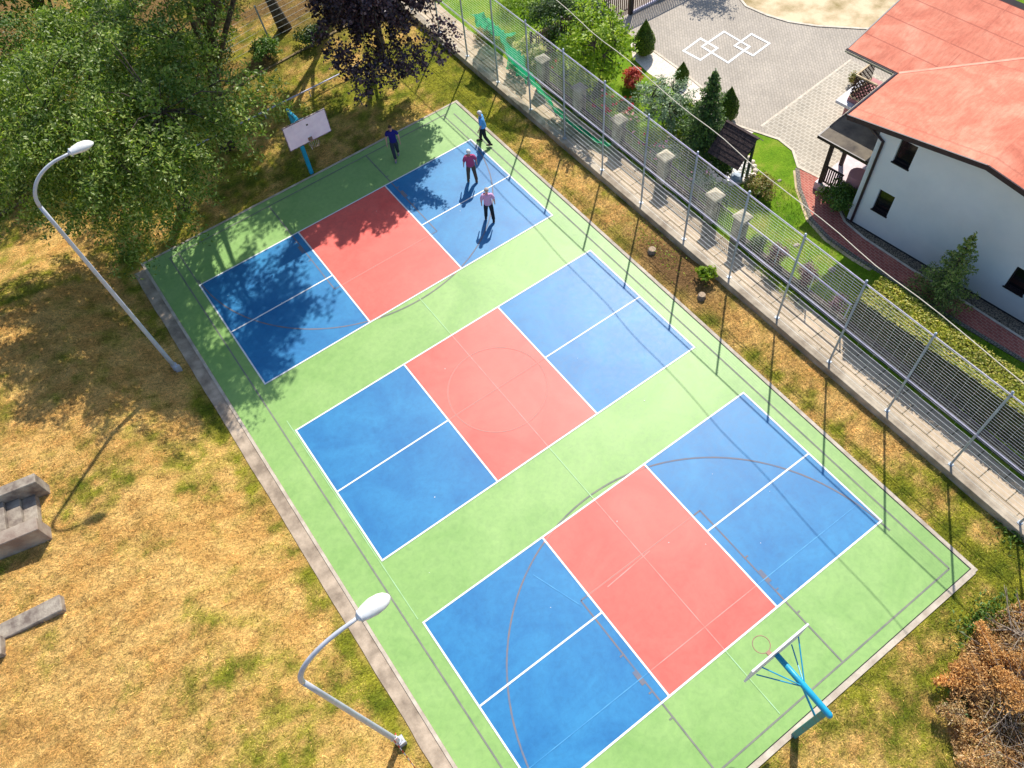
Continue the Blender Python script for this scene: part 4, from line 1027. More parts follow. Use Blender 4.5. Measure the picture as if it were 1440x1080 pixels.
tree('purple_tree', (13.8, 8.6, -.03), (12.7, 5.6, 6.5), (3.0, 3.0, 3.0), 430, 170, .135, PURP, 'dark purple leaved tree at the top beside the wire fence', clump=.6, droop=.35, trunk_r=.2, aspect=.75, limbs=8, bottom=-.95, seed=12, hollow=.45, spread=.30, ragged=.4,
     extra=[p3(*q) for q in ((505, 112, 4.2), (500, 95, 4.2), (515, 100, 4), (490, 80, 4.5), (530, 95, 4), (545, 95, 4), (560, 90, 4), (575, 85, 4.2), (590, 82, 4), (540, 75, 3.6), (560, 70, 3.6), (580, 65, 3.6), (520, 80, 3.6), (605, 62, 4.5), (618, 48, 4.8), (625, 30, 5.2), (455, 40, 5), (465, 62, 5), (478, 78, 4.8))])
tree('left_tree', (-6.5, 8.5, .2), (-5.6, 6.2, 9.0), (3.9, 3.9, 3.0), 150, 95, .19, G_TREE2, 'loose green tree at the upper left edge beyond the big spreading tree', group='trees beyond the old wire fence', clump=.9, droop=.6, trunk_r=.2, limbs=7, seed=23)
tree('back_tree', (10.75, 13.3, 0), (9.0, 14.8, 9.5), (3.0, 2.8, 2.4), 90, 80, .19, G_TREE2, 'tree with a thick leaning trunk left of the purple tree', group='trees beyond the old wire fence', clump=.9, droop=.5, trunk_r=.3, limbs=6, seed=43)
tree('back_tree', (13.2, 12.6, 0), (12.3, 10.6, 9.3), (3.7, 3.2, 2.6), 190, 130, .19, G_TREE2, 'tree hidden behind the purple tree whose crown shades the grass at the top', group='trees beyond the old wire fence', clump=.9, droop=.5, trunk_r=.24, limbs=7, seed=45)
tree('back_tree', (7.9, 17.5, 0), (7.0, 14.5, 8.5), (3.6, 3.4, 3.2), 150, 80, .19, G_TREE2, 'green tree at the top edge with a dark trunk showing behind the big spreading tree', group='trees beyond the old wire fence', clump=.9, droop=.5, trunk_r=.24, limbs=7, seed=31)
tree('back_tree', (1.0, 17.5, 0), (.6, 15.6, 7.6), (3.4, 3.2, 3.0), 130, 80, .19, G_TREE2, 'green tree in the upper left standing behind the old wire fence', group='trees beyond the old wire fence', clump=.9, droop=.5, trunk_r=.22, limbs=7, seed=37)
tree('back_tree', (4.5, 7.0, 0), (7.4, 4.2, 11.6), (3.7, 3.1, 2.0), 130, 150, .19, G_TREE2, 'tall tree rising out of the top of the picture behind the big spreading tree', group='trees beyond the old wire fence', clump=.9, droop=.5, trunk_r=.3, limbs=7, seed=41)
tree('left_tree', (-9.0, 2.5, 1.8), (-10.2, 1.4, 9.2), (3.6, 3.8, 2.8), 120, 85, .19, G_TREE2, 'green tree just outside the left edge shading the dry bank', group='trees beyond the old wire fence', clump=.9, droop=.5, trunk_r=.2, limbs=7, seed=47)
tree('yard_tree', (30.6, 2.6, GZ), (30.6, 2.6, 3.4), (1.4, 1.4, 1.4), 50, 60, .14, G_MID, 'small round tree just beyond the top edge shading the driveway', clump=.5, droop=.2, trunk_r=.1, limbs=5, seed=51)

def shrub(name, px, py, w_, h, lm, label, n=2600, ls=.10, cat='shrub', seed=1, base=None, flowers=None, fn=60, fs=.11, core=None, aspect=.55, upright=.0, group=None, squeeze=1.0):
    x, y = base if base else at(px, py, GZ)
    r = empty(name, (x, y, GZ if base is None or x > 16 else float(ground_z(x, y))), 0, label, cat, group)
    rg = np.random.default_rng(seed)
    K = 26; cs = unit(K); cs[:, 2] = np.abs(cs[:, 2]) * 1.1 - .15
    cs = cs * (.45 + .5 * rg.random(K))[:, None]
    k = rg.integers(0, K, n); d = unit(n) * (.38 * rg.random(n) ** .4)[:, None]
    p = cs[k] + d; P = np.stack([p[:, 0] * w_ / 2, p[:, 1] * w_ / 2 * squeeze, (p[:, 2] * .5 + .42) * h], 1); P[:, 2] = np.clip(P[:, 2], .03, None)
    N = p + np.array([0, 0, .6])
    V, F = leaf_quads(P, N, ls, aspect, .2); np_obj('foliage', V, F, lm, r)
    st = MB()
    for i in range(7):
        q = Vector(cs[i] * np.array([w_ / 2, w_ / 2 * squeeze, h * .5])) + Vector((0, 0, h * .42)); st.tube([(q.x * .12, q.y * .12, -.03), q * .6, q], [.022, .015, .006], 5, False)
    st.build('stems', BRK, r)
    if flowers is not None:
        f_ = unit(fn); f_[:, 2] = np.abs(f_[:, 2]); Q = f_ * np.array([w_ / 2, w_ / 2 * squeeze, h * .5]) * (.85 + .25 * rg.random((fn, 1))) + np.array([0, 0, h * .45])
        Q = np.repeat(Q, 5, 0) + rng.normal(0, fs * .3, (fn * 5, 3))
        V, F = leaf_quads(Q, np.repeat(f_ + [0, 0, .5], 5, 0), fs, .9, 0); np_obj('flowers', V, F, flowers, r)
    return r
def topiary(px, py, w_, h, label, seed):
    x, y = at(px, py, GZ); r = empty('teardrop_thuja', (x, y, GZ), 0, label, 'conifer', 'clipped thujas in the pebble bed')
    prof = lambda t: (math.sin(math.pi * min(1, t * 1.02) ** .62) ** .8) * (1 - .25 * t)
    core = MB(); n = 12; V = []
    for i in range(9):
        t = i / 8
        for k in range(n): a = 2 * math.pi * k / n; rr = max(.01, w_ / 2 * .86 * prof(t)); V.append((rr * math.cos(a), rr * math.sin(a), .08 + h * .93 * t))
    F = [(i * n + k, i * n + (k + 1) % n, (i + 1) * n + (k + 1) % n, (i + 1) * n + k) for i in range(8) for k in range(n)]
    core.add(V, F).tube([(0, 0, -.05), (0, 0, .2)], .05, 8); core.build('core', mat('thuja inner foliage', s2l((66, 88, 20)), s2l((48, 66, 16)), 9, .9, .6, 20), r)
    m_ = 5200; t = rng.random(m_) ** .8; a = rng.random(m_) * 2 * np.pi
    pr2 = np.array([prof(v_) for v_ in t]); rr = w_ / 2 * pr2 * (.86 + .16 * rng.random(m_)) * (1 + .07 * np.sin(a * 5 + t * 9))
    P = np.stack([rr * np.cos(a), rr * np.sin(a), .06 + h * t], 1); N = np.stack([np.cos(a), np.sin(a), .5 + 0 * a], 1)
    V, F = leaf_quads(P, N, .075, .5, -1.2, .5); np_obj('foliage', V, F, G_THUJA, r)
topiary(905, 77, 1.1, 1.75, 'largest teardrop clipped thuja in the pebble bed near the gate', 1)
topiary(958, 116, .66, 1.0, 'smallest teardrop clipped thuja in the pebble bed', 2)
topiary(1021, 168, 1.0, 1.62, 'teardrop clipped thuja between the spruce and the shingled shelter', 3)

def spruce(px, py, h, w_, lm, label, seed, base=None, side_=.36, nw=22, lsize=.085):
    x, y = base if base else at(px, py, GZ); r = empty('spruce_tree', (x, y, GZ), 0, label, 'conifer'); rg = np.random.default_rng(seed)
    tk = MB().tube([(0, 0, -.1), (.02, .01, h * .5), (0, 0, h * .985)], [.085, .05, .01], 8); LP = []; LN = []
    for i in range(nw):
        t = (i / nw) ** .85; z = .12 * h + t * h * .86; L0 = w_ / 2 * (1 - t) ** 1.05 + .07; nb = max(4, int(13 * (1 - .6 * t)))
        for k in range(nb):
            a = 2 * math.pi * (k + rg.random() * .6) / nb + i * 1.3; L = L0 * (.65 + .5 * rg.random()); dz = -.10 * L if t < .6 else .35 * L
            e_ = Vector((math.cos(a) * L, math.sin(a) * L, z + dz + .10 * rg.normal() * L)); b0 = Vector((0, 0, z))
            tk.tube([b0, e_], [.014, .004], 4, False)
            m_ = int(95 * L / (w_ / 2) + 22); s_ = rg.random(m_) ** .75
            side = np.array([-math.sin(a), math.cos(a), 0.]); q = np.array(b0) + (np.array(e_) - np.array(b0)) * s_[:, None]
            q = q + side * ((rg.random(m_) - .5) * 2 * side_ * L * (1 - s_ * .6))[:, None] + np.array([0, 0, 1]) * rg.normal(0, .03, m_)[:, None] - np.array([0, 0, .12 * L]) * ((rg.random(m_)))[:, None]
            LP.append(q); LN.append(np.repeat(np.array([[math.cos(a) * .4, math.sin(a) * .4, .8]]), m_, 0))
    LP.append(np.array([[0, 0, h * (.9 + .11 * k / 20)] for k in range(20)]) + rg.normal(0, .02, (20, 3))); LN.append(np.repeat(np.array([[1., 0, .2]]), 20, 0))
    tk.build('trunk', BRK, r); V, F = leaf_quads(np.concatenate(LP), np.concatenate(LN), lsize, .38, .1, .55); np_obj('crown', V, F, lm, r)
spruce(987, 216, 4.15, 2.9, G_SPRUCE, 'tall dark spruce in the garden left of the shingled shelter', 5, nw=24, lsize=.11)
spruce(1313, 426, 3.7, 2.5, G_SPRUCEB, 'young pale tipped spruce in front of the white house wall', 8, nw=11, lsize=.10, side_=.26)

# garden shrubs
tree('garden_tree', (19.8, -1.35, GZ), (19.45, -1.3, 2.6), (1.15, 1.35, 1.75), 100, 60, .15, G_BRIGHT, 'bright yellow green small tree left of the driveway', clump=.5, droop=.35, trunk_r=.07, limbs=6, bottom=-.9, seed=61, aspect=.55)
tree('olive_tree', (20.0, -5.3, GZ), (20.1, -5.2, 1.75), (1.05, 1.05, .75), 80, 60, .10, G_SILV, 'small silvery leaved tree with a round crown behind the wire fence', clump=.35, droop=.2, trunk_r=.05, limbs=5, seed=67, aspect=.45)
shrub('dark_shrub', 0, 0, 3.0, 2.3, G_DARK, 'big dark green bush behind the fence at the top of the garden', 6500, .11, seed=3, base=(20.6, 3.0))
shrub('dark_shrub', 0, 0, 1.9, 2.0, G_DARK, 'dark green bush between the slat fence and the bright tree', 3000, .11, seed=4, base=(22.0, 2.0))
shrub('flowering_shrub', 0, 0, 1.7, 1.3, G_BRIGHT, 'bush with pale yellow flowers beside the green net', 2400, .10, seed=5, base=(18.4, 2.3), flowers=YEL, fn=90, fs=.12)
shrub('yellow_shrub', 0, 0, 1.6, .9, G_BRIGHT, 'low yellow green bush in front of the bright garden tree', 2000, .10, seed=6, base=(19.2, -.6))
shrub('red_maple', 890, 122, 1.05, 1.0, G_RED, 'small red leaved bush beside the white globe lamp', 1500, .10, seed=7)
shrub('rose_bush', 0, 0, 1.15, .95, G_MID, 'rose bush with bright red flowers right of the third fence pillar', 1300, .08, seed=8, base=(18.85, -2.8), flowers=REDF, fn=10, fs=.13)
shrub('rose_bush', 0, 0, 1.0, .95, G_DARK, 'rose bush with bright red flowers nearest the white globe lamp', 1200, .08, seed=9, base=(19.5, -3.6), flowers=REDF, fn=8, fs=.13)
shrub('flower_bush', 0, 0, 1.3, .85, G_MID, 'loose flowering bush with pink blooms behind the fence pillars', 1500, .085, seed=10, base=(18.75, -4.3), flowers=PINKF, fn=14, fs=.10)
shrub('flower_bush', 0, 0, 1.2, .8, G_BRIGHT, 'yellow green flower bush below the silvery tree', 1500, .085, seed=11, base=(19.0, -5.6), flowers=REDF, fn=4, fs=.09)
shrub('flower_bush', 0, 0, 1.3, .9, G_SILV, 'grey green leafy bush between the fence and the dark spruce', 1600, .085, seed=12, base=(18.8, -6.8), flowers=PINKF, fn=6, fs=.09)
shrub('yellow_shrub', 945, 190, 1.1, .9, G_BRIGHT, 'yellow green bush between the silvery tree and the dark spruce', 1500, .09, seed=13)
shrub('green_shrub', 0, 0, 1.5, 1.0, G_MID, 'loose green bush behind the first stone pillar', 1900, .09, seed=81, base=(18.9, 0.2), flowers=REDF, fn=3, fs=.10)
shrub('green_shrub', 0, 0, 1.5, .9, G_DARK, 'dark leafy bush right behind the second stone pillar', 1900, .09, seed=82, base=(19.0, -1.7), flowers=PINKF, fn=5, fs=.10)
shrub('green_shrub', 0, 0, 1.3, .8, G_BRIGHT, 'fresh green plant at the foot of the silvery tree', 1500, .09, seed=83, base=(19.6, -6.5), flowers=YEL, fn=6, fs=.08)
shrub('green_shrub', 0, 0, 1.4, .7, G_MID, 'green bush between the fence pillars nearest the dark spruce', 1700, .09, seed=84, base=(18.95, -7.9))
shrub('green_shrub', 1012, 236, 1.1, .7, G_MID, 'green bush at the foot of the dark spruce by the pond', 1600, .085, seed=14)
shrub('green_shrub', 965, 175, 1.4, 1.35, G_MID, 'light green bush pressed against the left side of the dark spruce', 2200, .10, seed=15)
shrub('silver_plant', 0, 0, 1.1, .65, G_SILV, 'pale blue grey plant behind the tall fence near the pond', 1300, .08, seed=16, base=(18.9, -8.9), flowers=PINKF, fn=5, fs=.08)
shrub('dark_shrub', 0, 0, 1.3, .75, G_DARK, 'low dark bush left of the last stone pillars', 1500, .085, seed=17, base=(18.8, -9.9))
shrub('globe_shrub', 1063, 276, 1.35, 1.05, G_OCHRE, 'rounded bronze green bush on the lawn beside the pond', 3200, .075, seed=18)
shrub('purple_barberry', 1087, 376, .85, 1.35, G_PURB, 'dark purple bush nearer the stone pillars', 1900, .065, seed=19, group='purple bushes behind the wire fence')
shrub('purple_barberry', 1130, 402, .95, 1.35, G_PURB, 'dark purple bush standing in the middle of the three', 2100, .065, seed=20, group='purple bushes behind the wire fence')
shrub('purple_barberry', 1176, 437, .85, .8, G_PURB, 'low sparse purple bush beside the end of the hedge', 900, .065, seed=21, group='purple bushes behind the wire fence')
shrub('dark_shrub', 1062, 355, .8, 1.0, G_DARK, 'narrow dark green bush next to the last stone pillar', 1300, .075, seed=22)
shrub('house_bush', 1172, 296, 1.6, 1.4, G_MID, 'glossy dark green bush at the corner of the house by the porch', 3400, .10, seed=23, flowers=None)
shrub('potted_plant', 0, 0, .7, .8, G_OCHRE, 'small plant beside the lattice balcony of the house', 700, .09, seed=24, base=at(1199, 122, GZ))
shrub('yellow_shrub', 0, 0, 1.2, .6, G_OCHRE, 'straggly ochre plant by the paved strip at the top of the fence', 900, .09, seed=25, base=(17.9, 5.3))
shrub('yellow_shrub', 0, 0, 3.0, .8, G_BRIGHT, 'wide yellow green bush at the top edge beside the crumpled net', 3000, .10, seed=26, base=(21.0, 6.0))

for i, (x, y, w_, h, lb) in enumerate(((3.0, 13.2, 3.2, 1.8, 'undergrowth bush behind the big green tree at the old wire fence'), (6.4, 13.4, 3.0, 1.5, 'low undergrowth bush under the dark trunk at the top edge'), (9.0, 11.6, 1.6, 1.1, 'small dark bush at the leaning post of the old wire fence'), (-2.6, 12.2, 3.4, 2.0, 'tangled bush at the upper left beside the old wire fence'), (2.0, 15.6, 2.4, 1.6, 'bushy sapling behind the big green tree in the upper left'), (11.2, 11.2, 1.5, 1.0, 'small bush at the old wire fence under the purple tree'),
        (-3.2, 14.8, 3.0, 2.0, 'dark bush at the left edge level with the far end of the old wire fence'), (-2.2, 17.8, 3.2, 2.0, 'bush with pale green leaves in the upper left corner'), (-1.2, 21, 3.4, 2.4, 'big dark bush in the far upper left corner'), (1.4, 19.4, 3.0, 2.0, 'leafy thicket bush in the upper left between the trees'), (3.6, 20.5, 3.4, 2.2, 'dark thicket bush at the top edge left of the dark trunk'), (-4.4, 10.4, 2.4, 1.6, 'dark low bush beside the wires at the left edge above the lamp bend'),
        (5.0, 16.2, 2.4, 1.3, 'round low bush in front of the dark trunk'), (9.2, 17.5, 2.8, 1.6, 'bush at the top edge between the two trunks'))):
    shrub('undergrowth_bush', 0, 0, w_, h, G_DARK if i % 2 else G_MID, lb, int(900 * w_), .15, seed=70 + i, base=(x, y), aspect=.45)

# hedge
hd = empty('hedge', (19.02, -22, GZ), R_(3.5), 'long clipped yellow green hedge behind the wire fence at the right edge', 'hedge')
HW, HL, HH = 1.36, 14.0, 1.62
hy0 = 4.75
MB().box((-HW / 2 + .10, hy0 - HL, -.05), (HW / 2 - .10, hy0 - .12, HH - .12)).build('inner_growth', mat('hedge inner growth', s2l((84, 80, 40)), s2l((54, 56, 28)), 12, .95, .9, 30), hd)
n = 52000
u = rng.random(n); y = hy0 - rng.random(n) * HL; face = rng.random(n)
X = np.where(face < .5, (u - .5) * HW, np.where(face < .88, -HW / 2 + rng.normal(0, .035, n), HW / 2 + rng.normal(0, .035, n)))
Z = np.where(face < .5, HH + rng.normal(0, .035, n), u * HH)
end = rng.random(n) < .05; y = np.where(end, hy0 + rng.normal(0, .05, n) - .08, y); X = np.where(end, (rng.random(n) - .5) * HW, X); Z = np.where(end, rng.random(n) * HH, Z)
bumpv = (fbm(y * 1.1, X * 1.1, 3) - .5) * .24; Z = Z + np.where(face < .5, bumpv, 0); X = X + np.where(face >= .5, bumpv * .7, 0)
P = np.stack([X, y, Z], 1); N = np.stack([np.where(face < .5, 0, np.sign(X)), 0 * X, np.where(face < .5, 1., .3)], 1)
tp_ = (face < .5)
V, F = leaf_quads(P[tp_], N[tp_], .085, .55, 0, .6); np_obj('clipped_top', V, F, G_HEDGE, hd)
V, F = leaf_quads(P[~tp_], N[~tp_], .085, .55, 0, .6); np_obj('side_foliage', V, F, leaf_mat('shade darkened hedge leaves', [s2l((44, 60, 22)), s2l((64, 78, 30)), s2l((84, 72, 42)), s2l((54, 74, 24))], .08, .7), hd)  # side leaves less yellow, their colour darkened further to suggest the shaded face

# leafy weed and low plants by the wall
shrub('leafy_weed', 0, 0, .75, .75, G_BRIGHT, 'bright leafy weed growing at the foot of the concrete wall by the pale stump', 420, .13, seed=31, base=(15.85, -12.5), cat='plant')
def weed_patch(name, cx, cy, rx, ry, n, lm, label, ls=.12, z=None):
    p = rng.normal(0, .5, (n, 2)); x = cx + p[:, 0] * rx; y = cy + p[:, 1] * ry
    zz = ground_z(x, y) if z is None else np.full(n, z)
    k_ = ~((x < 14.5) & (y > -26.1) & (x > -1)); x, y, zz = x[k_], y[k_], zz[k_]; n = len(x)
    P = np.stack([x, y, zz + .04 + rng.random(n) * .16], 1)
    V, F = leaf_quads(P, np.repeat([[0, 0, 1.]], n, 0), ls, .35, -.6, .7)
    return tag(np_obj(name, V, F, lm), label, 'weeds', kind='stuff')
weed_patch('weeds', 13.2, -27.0, 1.1, .5, 800, G_MID, 'green long leaved weeds at the near end of the court next to the brush heap')
weed_patch('weeds', 10.9, -28.4, .35, .9, 420, G_MID, 'green weeds along the edge of the brush heap')
weed_patch('weeds', 16.4, -25.9, .8, .8, 300, G_MID, 'green weeds among the bare branches at the right edge')
weed_patch('weeds', 17.55, -14.6, .18, 1.2, 420, G_BRIGHT, 'green weeds between the slabs and the garden fence', .08, GZ)
weed_patch('wall_weeds', 15.5, -10, .6, 2.5, 240, G_BRIGHT, 'scattered green weeds in the bare soil by the stumps', .09)

# ------------------------------------------------------------------ brush heap
DEAD = leaf_mat('rusty dead conifer needles', [s2l((180, 140, 94)), s2l((200, 158, 106)), s2l((160, 122, 84)), s2l((220, 186, 138))], .2, .8, (1.1, .9, .6), .1)
DEADG = leaf_mat('dry straw and leaves', [s2l((176, 138, 90)), s2l((210, 172, 120)), s2l((140, 120, 60)), s2l((228, 204, 166)), s2l((160, 108, 66))], .15, .9, (1.1, .9, .6), .1)
TWIG = mat('grey dead twigs', s2l((176, 160, 140)), s2l((118, 100, 84)), 7, .9)
def heap_z(x, y):
    return -.03 + 1.05 * np.exp(-(((x - 13.2) / 2.4) ** 2 + ((y + 30.6) / 2.4) ** 2)) + .35 * np.exp(-(((x - 11.6) / .9) ** 2 + ((y + 28.2) / .8) ** 2)) + .4 * np.exp(-(((x - 14.2) / 1.0) ** 2 + ((y + 28.3) / .7) ** 2))
hp = empty('brush_heap', (13, -30.3, 0), 0, 'heap of rusty dead conifer cuttings and dry leaves in the near right corner', 'brush heap')
n = 62000; r_ = rng.random(n) ** .55; a = rng.random(n) * 2 * np.pi
x = 13.1 + 4.0 * r_ * np.cos(a); y = -30.5 + 3.5 * r_ * np.sin(a); k = fbm(x * 1.2, y * 1.2, 3) + .5 * (1 - r_) > .30
x, y = x[k], y[k]; z = heap_z(x, y) + rng.random(len(x)) * .16 + (fbm(x * 2.2, y * 2.2, 3) - .5) * .5
P = np.stack([x - 13, y + 30.3, np.maximum(z, .01)], 1)
sel = fbm(x * .8 + 9, y * .8, 3) > .5
for nm, q, lm, ls in (('rusty_cuttings', sel, DEAD, .11), ('dry_leaves', ~sel, DEADG, .10)):
    V, F = leaf_quads(P[q], np.repeat([[0, 0, 1.]], q.sum(), 0), ls, .3, 0, 1.0); o = np_obj(nm, V, F, lm, hp); o['kind'] = 'stuff'
tw = MB()
for k in range(950):
    a = rng.random() * 6.28; r0 = 3.0 * math.sqrt(rng.random()); x, y = 13.3 + r0 * math.cos(a), -30.6 + r0 * .95 * math.sin(a); L = rng.uniform(.4, 1.7); t = rng.random() * 6.28
    z = float(heap_z(np.array(x), np.array(y))) + rng.uniform(.02, .3); dz = rng.normal(0, .12) * L
    p = Vector((x - 13, y + 30.3, z)); q = p + Vector((math.cos(t) * L, math.sin(t) * L, dz)); mm = p.lerp(q, .5) + Vector((rng.normal(0, .06), rng.normal(0, .06), rng.normal(0, .05)))
    rr = rng.uniform(.005, .016); tw.tube([p, mm, q], [rr, rr * .8, rr * .4], 4, False)
o = tw.build('twigs', TWIG, hp); o['kind'] = 'stuff'
hm = MB(); V = []; F = []; K = 34
for i in range(K + 1):
    for j in range(K + 1):
        x = 9.6 + 7.4 * i / K; y = -34 + 7.0 * j / K; z = float(heap_z(np.array(x), np.array(y))) - .12 + .16 * float(fbm(np.array([x * 2]), np.array([y * 2]), 3)[0]); V.append((x - 13, y + 30.3, z - .14))
F = [(i * (K + 1) + j, (i + 1) * (K + 1) + j, (i + 1) * (K + 1) + j + 1, i * (K + 1) + j + 1) for i in range(K) for j in range(K)]
hm.add(V, F).build('litter', mat('brown litter', s2l((110, 80, 52)), s2l((66, 48, 34)), 5, .95, .9, 20), hp)
FROND = leaf_mat('bright rusty frond needles', [s2l((198, 144, 82)), s2l((218, 166, 102)), s2l((178, 122, 70)), s2l((234, 188, 128))], .2, .8, (1.1, .9, .6), .1)
def dead_frond(p, q, w_, label, n=900, lm=FROND):
    p = Vector(p) + Vector((0, 0, .30)); q = Vector(q) + Vector((0, 0, .22)); n = int(n * 1.6); r = empty('dead_conifer_branch', p, 0, label, 'branch', 'rusty conifer branches on the brush heap'); d = q - p
    MB().tube([(0, 0, 0), d * .5 + Vector((0, 0, .06)), d], [.028, .018, .006], 6).build('stem', TWIG, r)
    s_ = rng.random(n); side = Vector((-d.y, d.x, 0)).normalized()
    P = np.array(d)[None] * s_[:, None] + np.array(side)[None] * (rng.normal(0, .5, n) * w_ * (1.05 - s_ * .75))[:, None] + np.array([0, 0, 1.])[None] * (rng.normal(.05, .09, n))[:, None]
    V, F = leaf_quads(P, np.repeat([[0, 0, 1.]], n, 0), .075, .35, 0, .8); np_obj('needles', V, F, lm, r)
def bp(px, py, z): x, y = at(px, py, z); return (x, y, z)
dead_frond(bp(1396, 938, .32), bp(1370, 878, .2), .34, 'upright rusty branch pointing at the corner of the court', 800)
dead_frond(bp(1440, 1000, .9), bp(1392, 942, .55), .55, 'broad bright orange branch arching at the right edge', 1500)
dead_frond(bp(1365, 955, .2), bp(1308, 962, .12), .38, 'rusty branch at the left rim of the heap', 800)
dead_frond(bp(1368, 945, .28), bp(1330, 940, .2), .36, 'small rusty branch on top of the left rim', 600)
dead_frond(bp(1440, 935, .6), bp(1400, 925, .5), .4, 'rusty tuft under the bare grey branches', 600)
dead_frond(bp(1350, 1010, .22), bp(1312, 1000, .12), .4, 'rusty branch hanging over the green weeds', 700, DEADG)
dead_frond(bp(1400, 1060, .7), bp(1340, 1075, .5), .5, 'dull straw coloured branch near the bottom edge', 800, DEADG)
bare = [((1452, 905, .5), (1385, 868, .25), .03), ((1452, 895, .5), (1392, 886, .25), .022), ((1436, 868, .3), (1428, 835, .6), .022), ((1424, 895, .3), (1412, 822, .7), .02), ((1446, 930, .6), (1372, 905, .3), .018), ((1440, 860, .3), (1452, 822, .8), .024), ((1410, 925, .4), (1352, 905, .2), .016), ((1440, 915, .5), (1405, 905, .4), .02)]
for i, (p, q, rr) in enumerate(bare):
    a = Vector(bp(*p)); c = Vector(bp(*q)); e = empty('bare_branch', a, 0, 'bare grey dead branch lying above the rusty brush at the right edge', 'branch', 'bare branches beside the brush heap')
    d = c - a; mm = d * .5 + Vector((.06 * math.sin(i), .05, .08)); b = MB().tube([(0, 0, 0), mm, d], [rr, rr * .8, rr * .35], 6, False)
    for t in (.35, .55, .75):
        s0 = mm * (2 * t) if t < .5 else mm.lerp(d, (t - .5) * 2); b.tube([s0, s0 + d * .22 + Vector((.16 * math.sin(9 * t + i), .16 * math.cos(7 * t + i), .08))], [rr * .45, rr * .2], 4, False)
    b.build('branch_wood', TWIG, e)

# ------------------------------------------------------------------ people
def skin_mesh(name, nodes, edges, m, parent, sub=2):
    """nodes: {key: (pos, rx, ry)}; one continuous skinned surface, baked to a mesh"""
    keys = list(nodes); idx = {k_: i for i, k_ in enumerate(keys)}
    me = bpy.data.meshes.new(name); me.from_pydata([nodes[k_][0] for k_ in keys], [(idx[a], idx[b_]) for a, b_ in edges], [])
    o = bpy.data.objects.new(name, me); col.objects.link(o)
    md = o.modifiers.new('skin', 'SKIN'); md.use_smooth_shade = True; md.branch_smoothing = .4
    sv = me.skin_vertices[0].data
    for i, k_ in enumerate(keys): sv[i].radius = (nodes[k_][1], nodes[k_][2]); sv[i].use_root = (i == 0)
    s_ = o.modifiers.new('sub', 'SUBSURF'); s_.levels = sub; s_.render_levels = sub
    dg = bpy.context.evaluated_depsgraph_get(); dg.update()
    nm = bpy.data.meshes.new_from_object(o.evaluated_get(dg)); 
    o.modifiers.clear(); o.data = nm; nm.name = name; bpy.data.meshes.remove(me)
    nm.materials.clear(); nm.materials.append(m)
    for p in nm.polygons: p.use_smooth = True
    o.parent = parent
    return o
SKIN = mat('skin', s2l((214, 164, 138)), s2l((198, 146, 122)), 6, .55)
def cloth(name, c): return mat(name, s2l(c), tuple(v * .82 for v in s2l(c)), 5, .85, .3, 14)
WHAIR = mat('white hair', s2l((236, 232, 226)), s2l((206, 202, 196)), 18, .8); GHAIR = mat('grey short hair', s2l((186, 172, 160)), s2l((160, 142, 130)), 18, .8); BHAIR = mat('brown hair', s2l((92, 66, 50)), s2l((66, 46, 36)), 18, .8)
EYE = mat('dark eye', (.02, .02, .02), (.03, .02, .02), 5, .3)
